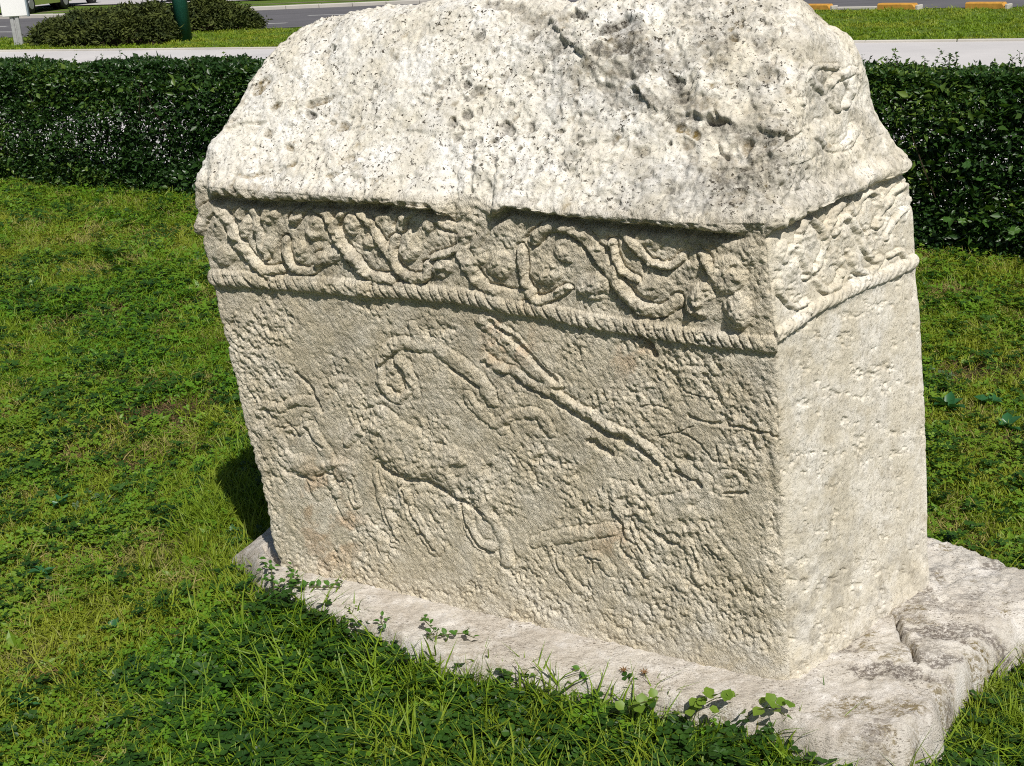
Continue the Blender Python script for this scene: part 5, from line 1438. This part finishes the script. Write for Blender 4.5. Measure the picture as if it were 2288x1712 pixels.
for path, me_, n_, lab, kw in (
    ([gp(610, 1345, .10), gp(612, 1310, .15), gp(606, 1275, .16), gp(585, 1255, .165)], oval, 22, "bushy leafy weed rooted at the slab's left corner", dict(spread=.02)),
    ([gp(640, 1330, .12), gp(648, 1295, .16), gp(655, 1270, .165)], oval, 20, "dense dark weed against the tombstone's lower left corner", dict(spread=.018)),
    ([gp(650, 1310, .145), gp(690, 1312, .15), gp(730, 1314, .15), (gp(765, 1300, .16))], oval, 13, "creeping sprig lying along the slab just right of the left corner weed", dict(spread=.006)),
    ([gp(760, 1440, .06), gp(775, 1400, .12), gp(790, 1360, .15)], ovall, 30, "lime green mossy tuft on the front edge of the slab", dict(spread=.02, sc=(.35, .6))),
    ([gp(850, 1440, .09), gp(856, 1400, .14), gp(850, 1380, .15)], oval, 12, "short sprig standing between the lime tuft and the forked sprig", dict(spread=.013)),
    ([gp(950, 1460, .10), gp(955, 1425, .15), gp(970, 1408, .17), gp(942, 1380, .18)], oval, 12, "forked clover sprig reaching up in front of the pale slab", dict(spread=.01)),
    ([gp(955, 1425, .15), gp(1000, 1418, .155), gp(1035, 1415, .16), gp(1060, 1425, .16)], oval, 9, "sprig trailing to the right over the bare middle of the slab", dict(spread=.008)),
    ([gp(870, 1450, .08), gp(905, 1425, .12), gp(920, 1420, .13)], oval, 9, "brownish low sprig left of the forked clover sprig", dict(spread=.012)),
    ([gp(1195, 1560, .06), gp(1200, 1520, .12), gp(1195, 1495, .14)], oval, 10, "small sprig at the slab edge below the hound carving", dict(spread=.012)),
    ([gp(1290, 1560, .08), gp(1295, 1520, .13), gp(1298, 1498, .15)], oval, 11, "upright dark sprig left of the two brown seed heads", dict(spread=.01)),
    ([gp(1545, 1620, .10), gp(1560, 1580, .15), gp(1600, 1560, .175), gp(1650, 1552, .18)], roundl, 15, "round leaved lime green weed clump at the slab's front edge", dict(spread=.02)),
    ([gp(1650, 1620, .10), gp(1690, 1585, .15), gp(1730, 1580, .165), gp(1755, 1600, .17)], roundl, 13, "round leaved green weed right of the larger lime clump", dict(spread=.022)),
    ([gp(1410, 1610, .10), gp(1405, 1580, .14), gp(1440, 1568, .16), gp(1470, 1566, .165)], roundl, 8, "creeping round leaved weed under the brown seed heads", dict(spread=.015)),
):
    sprig(path, me_, n_, lab, **kw)
# seed heads
SH = flat_mat("seed_brown", (.16, .09, .04), .9, .1, .3, 60)
for (a, b, lab) in (((1408, 1550), (1394, 1500), "left brown seed head on a thin stem before the slab"), ((1455, 1560), (1440, 1505), "right brown seed head on a thin stem before the slab")):
    p0 = np.array(gp(*a, .09)); p1 = np.array(atY(b[0], b[1], p0[1] + .005)); e = empty("seed_head", p0); tag(e, lab, "plant", "brown seed heads before the slab")
    mb = MB(); mb.tube([(0, 0, 0), (p1 - p0) * .5 + np.array([.003, 0, 0]), p1 - p0], .0012, 5, False); mb.build("stem", SM, e)
    mb = MB()
    for k in range(16): blade(mb, tuple(p1 - p0), k * .8, .011, .004, 1.2, 2)
    mb.build("bracts", SH, e)
# tall single blades by the slab
BL = leaf_mat("tall_blade_green", (.07, .16, .03), (.10, .20, .04), None, .3, .45)
k_ = 0
for (bx, by, tx, ty, lab) in ((1112, 1540, 1106, 1450, "single upright grass blade at the slab edge, leftmost"), (1168, 1545, 1169, 1458, "upright blade right of the leftmost one"), (1335, 1570, 1343, 1460, "tall blade whose shadow falls on the slab, middle of the front edge"), (1340, 1572, 1363, 1490, "blade slanting right from the foot of the tall middle blade"),
                              (1378, 1570, 1352, 1518, "short blade slanting left by the tall middle blade"), (1560, 1570, 1556, 1500, "thin blade before the tombstone's near corner, left one"), (1837, 1645, 1838, 1500, "tallest grass blade standing before the slab's right half"), (1750, 1580, 1755, 1548, "stub of grass beside the round leaved weeds"),
                              (1908, 1700, 1916, 1620, "blade at the foot of the slab's blunt right corner"), (1850, 1712, 1852, 1640, "blade left of the slab's blunt right corner")):
    p0 = np.array(gp(bx, by, .03)); p1 = np.array(atY(tx, ty, p0[1] + .02)); v = p1 - p0; L_ = np.linalg.norm(v); d_ = v / L_; nrm_ = np.array([1, .2, 0])
    V = []; 
    for i in range(5):
        t_ = i / 5; c_ = p0 * 0 + v * t_ + np.array([.006 * math.sin(t_ * 3), .004 * math.sin(t_ * 2), 0]); w_ = .0026 * (1 - t_) ** .5; V += [tuple(c_ - nrm_ * w_ + np.array([0, .001, 0])), tuple(c_ + nrm_ * w_)]
    V.append(tuple(v)); F = [(2 * i, 2 * i + 1, 2 * i + 3, 2 * i + 2) for i in range(4)] + [(8, 9, 10)]
    o = new_mesh("grass_blade", V, F, BL, True); o.location = tuple(p0); tag(o, lab, "grass blade", "single grass blades by the slab")
# rosette weeds in the lawn
for (px, py, me_, n_, s_, lab) in ((720, 1500, bro, 9, 1.0, "large blue green weed rosette in the dark clover before the slab"), (250, 1415, bro, 7, .7, "broad leaved weed in the lawn, lower left, below the long grass"), (575, 1545, long_, 8, .75, "upright long leaved weed below the blue green rosette"), (95, 1290, long_, 7, .8, "pale long leaved weed near the picture's left edge"), (395, 1495, bro, 5, .5, "lime tinted small rosette in the yellowish lawn patch"),
                                   (2120, 915, bro, 7, 1.3, "blue green broad leaves in the lawn right of the tombstone"), (2215, 905, bro, 5, 1.1, "smaller broad leaves right of the larger blue green ones"), (2250, 960, bro, 5, 1.0, "low broad leaf weed at the right edge below the other two"), (140, 1135, long_, 6, .9, "long leaved weed in the middle of the left lawn"), (520, 1200, bro, 7, .6, "leafy weed at the slab's left tip beneath the long grass"), (60, 1590, long_, 8, .7, "long leaved rosette in the bottom left corner"),
                                   (1400, 1660, roundl, 10, 1.0, "round leaved rosette among grass below the slab's middle")):
    c_ = gnd(px, py, .005); e = empty("weed_rosette", (c_[0], c_[1], .004)); tag(e, lab, "weed", "broad leaved weeds in the lawn")
    for k in range(n_):
        l = bpy.data.objects.new("leaf", me_); COL.objects.link(l); l.parent = e; v = s_ * random.uniform(.75, 1.15); l.scale = (v, v, v)
        l.location = (random.uniform(-.004, .004), random.uniform(-.004, .004), .004 + .012 * random.random()); l.rotation_euler = (random.uniform(-.4, .4), -random.uniform(.25, .9), 6.283 * k / n_ + random.uniform(-.3, .3))
print("tombstone verts", len(VV), "slab", len(used), "hedge leaves", len(P))
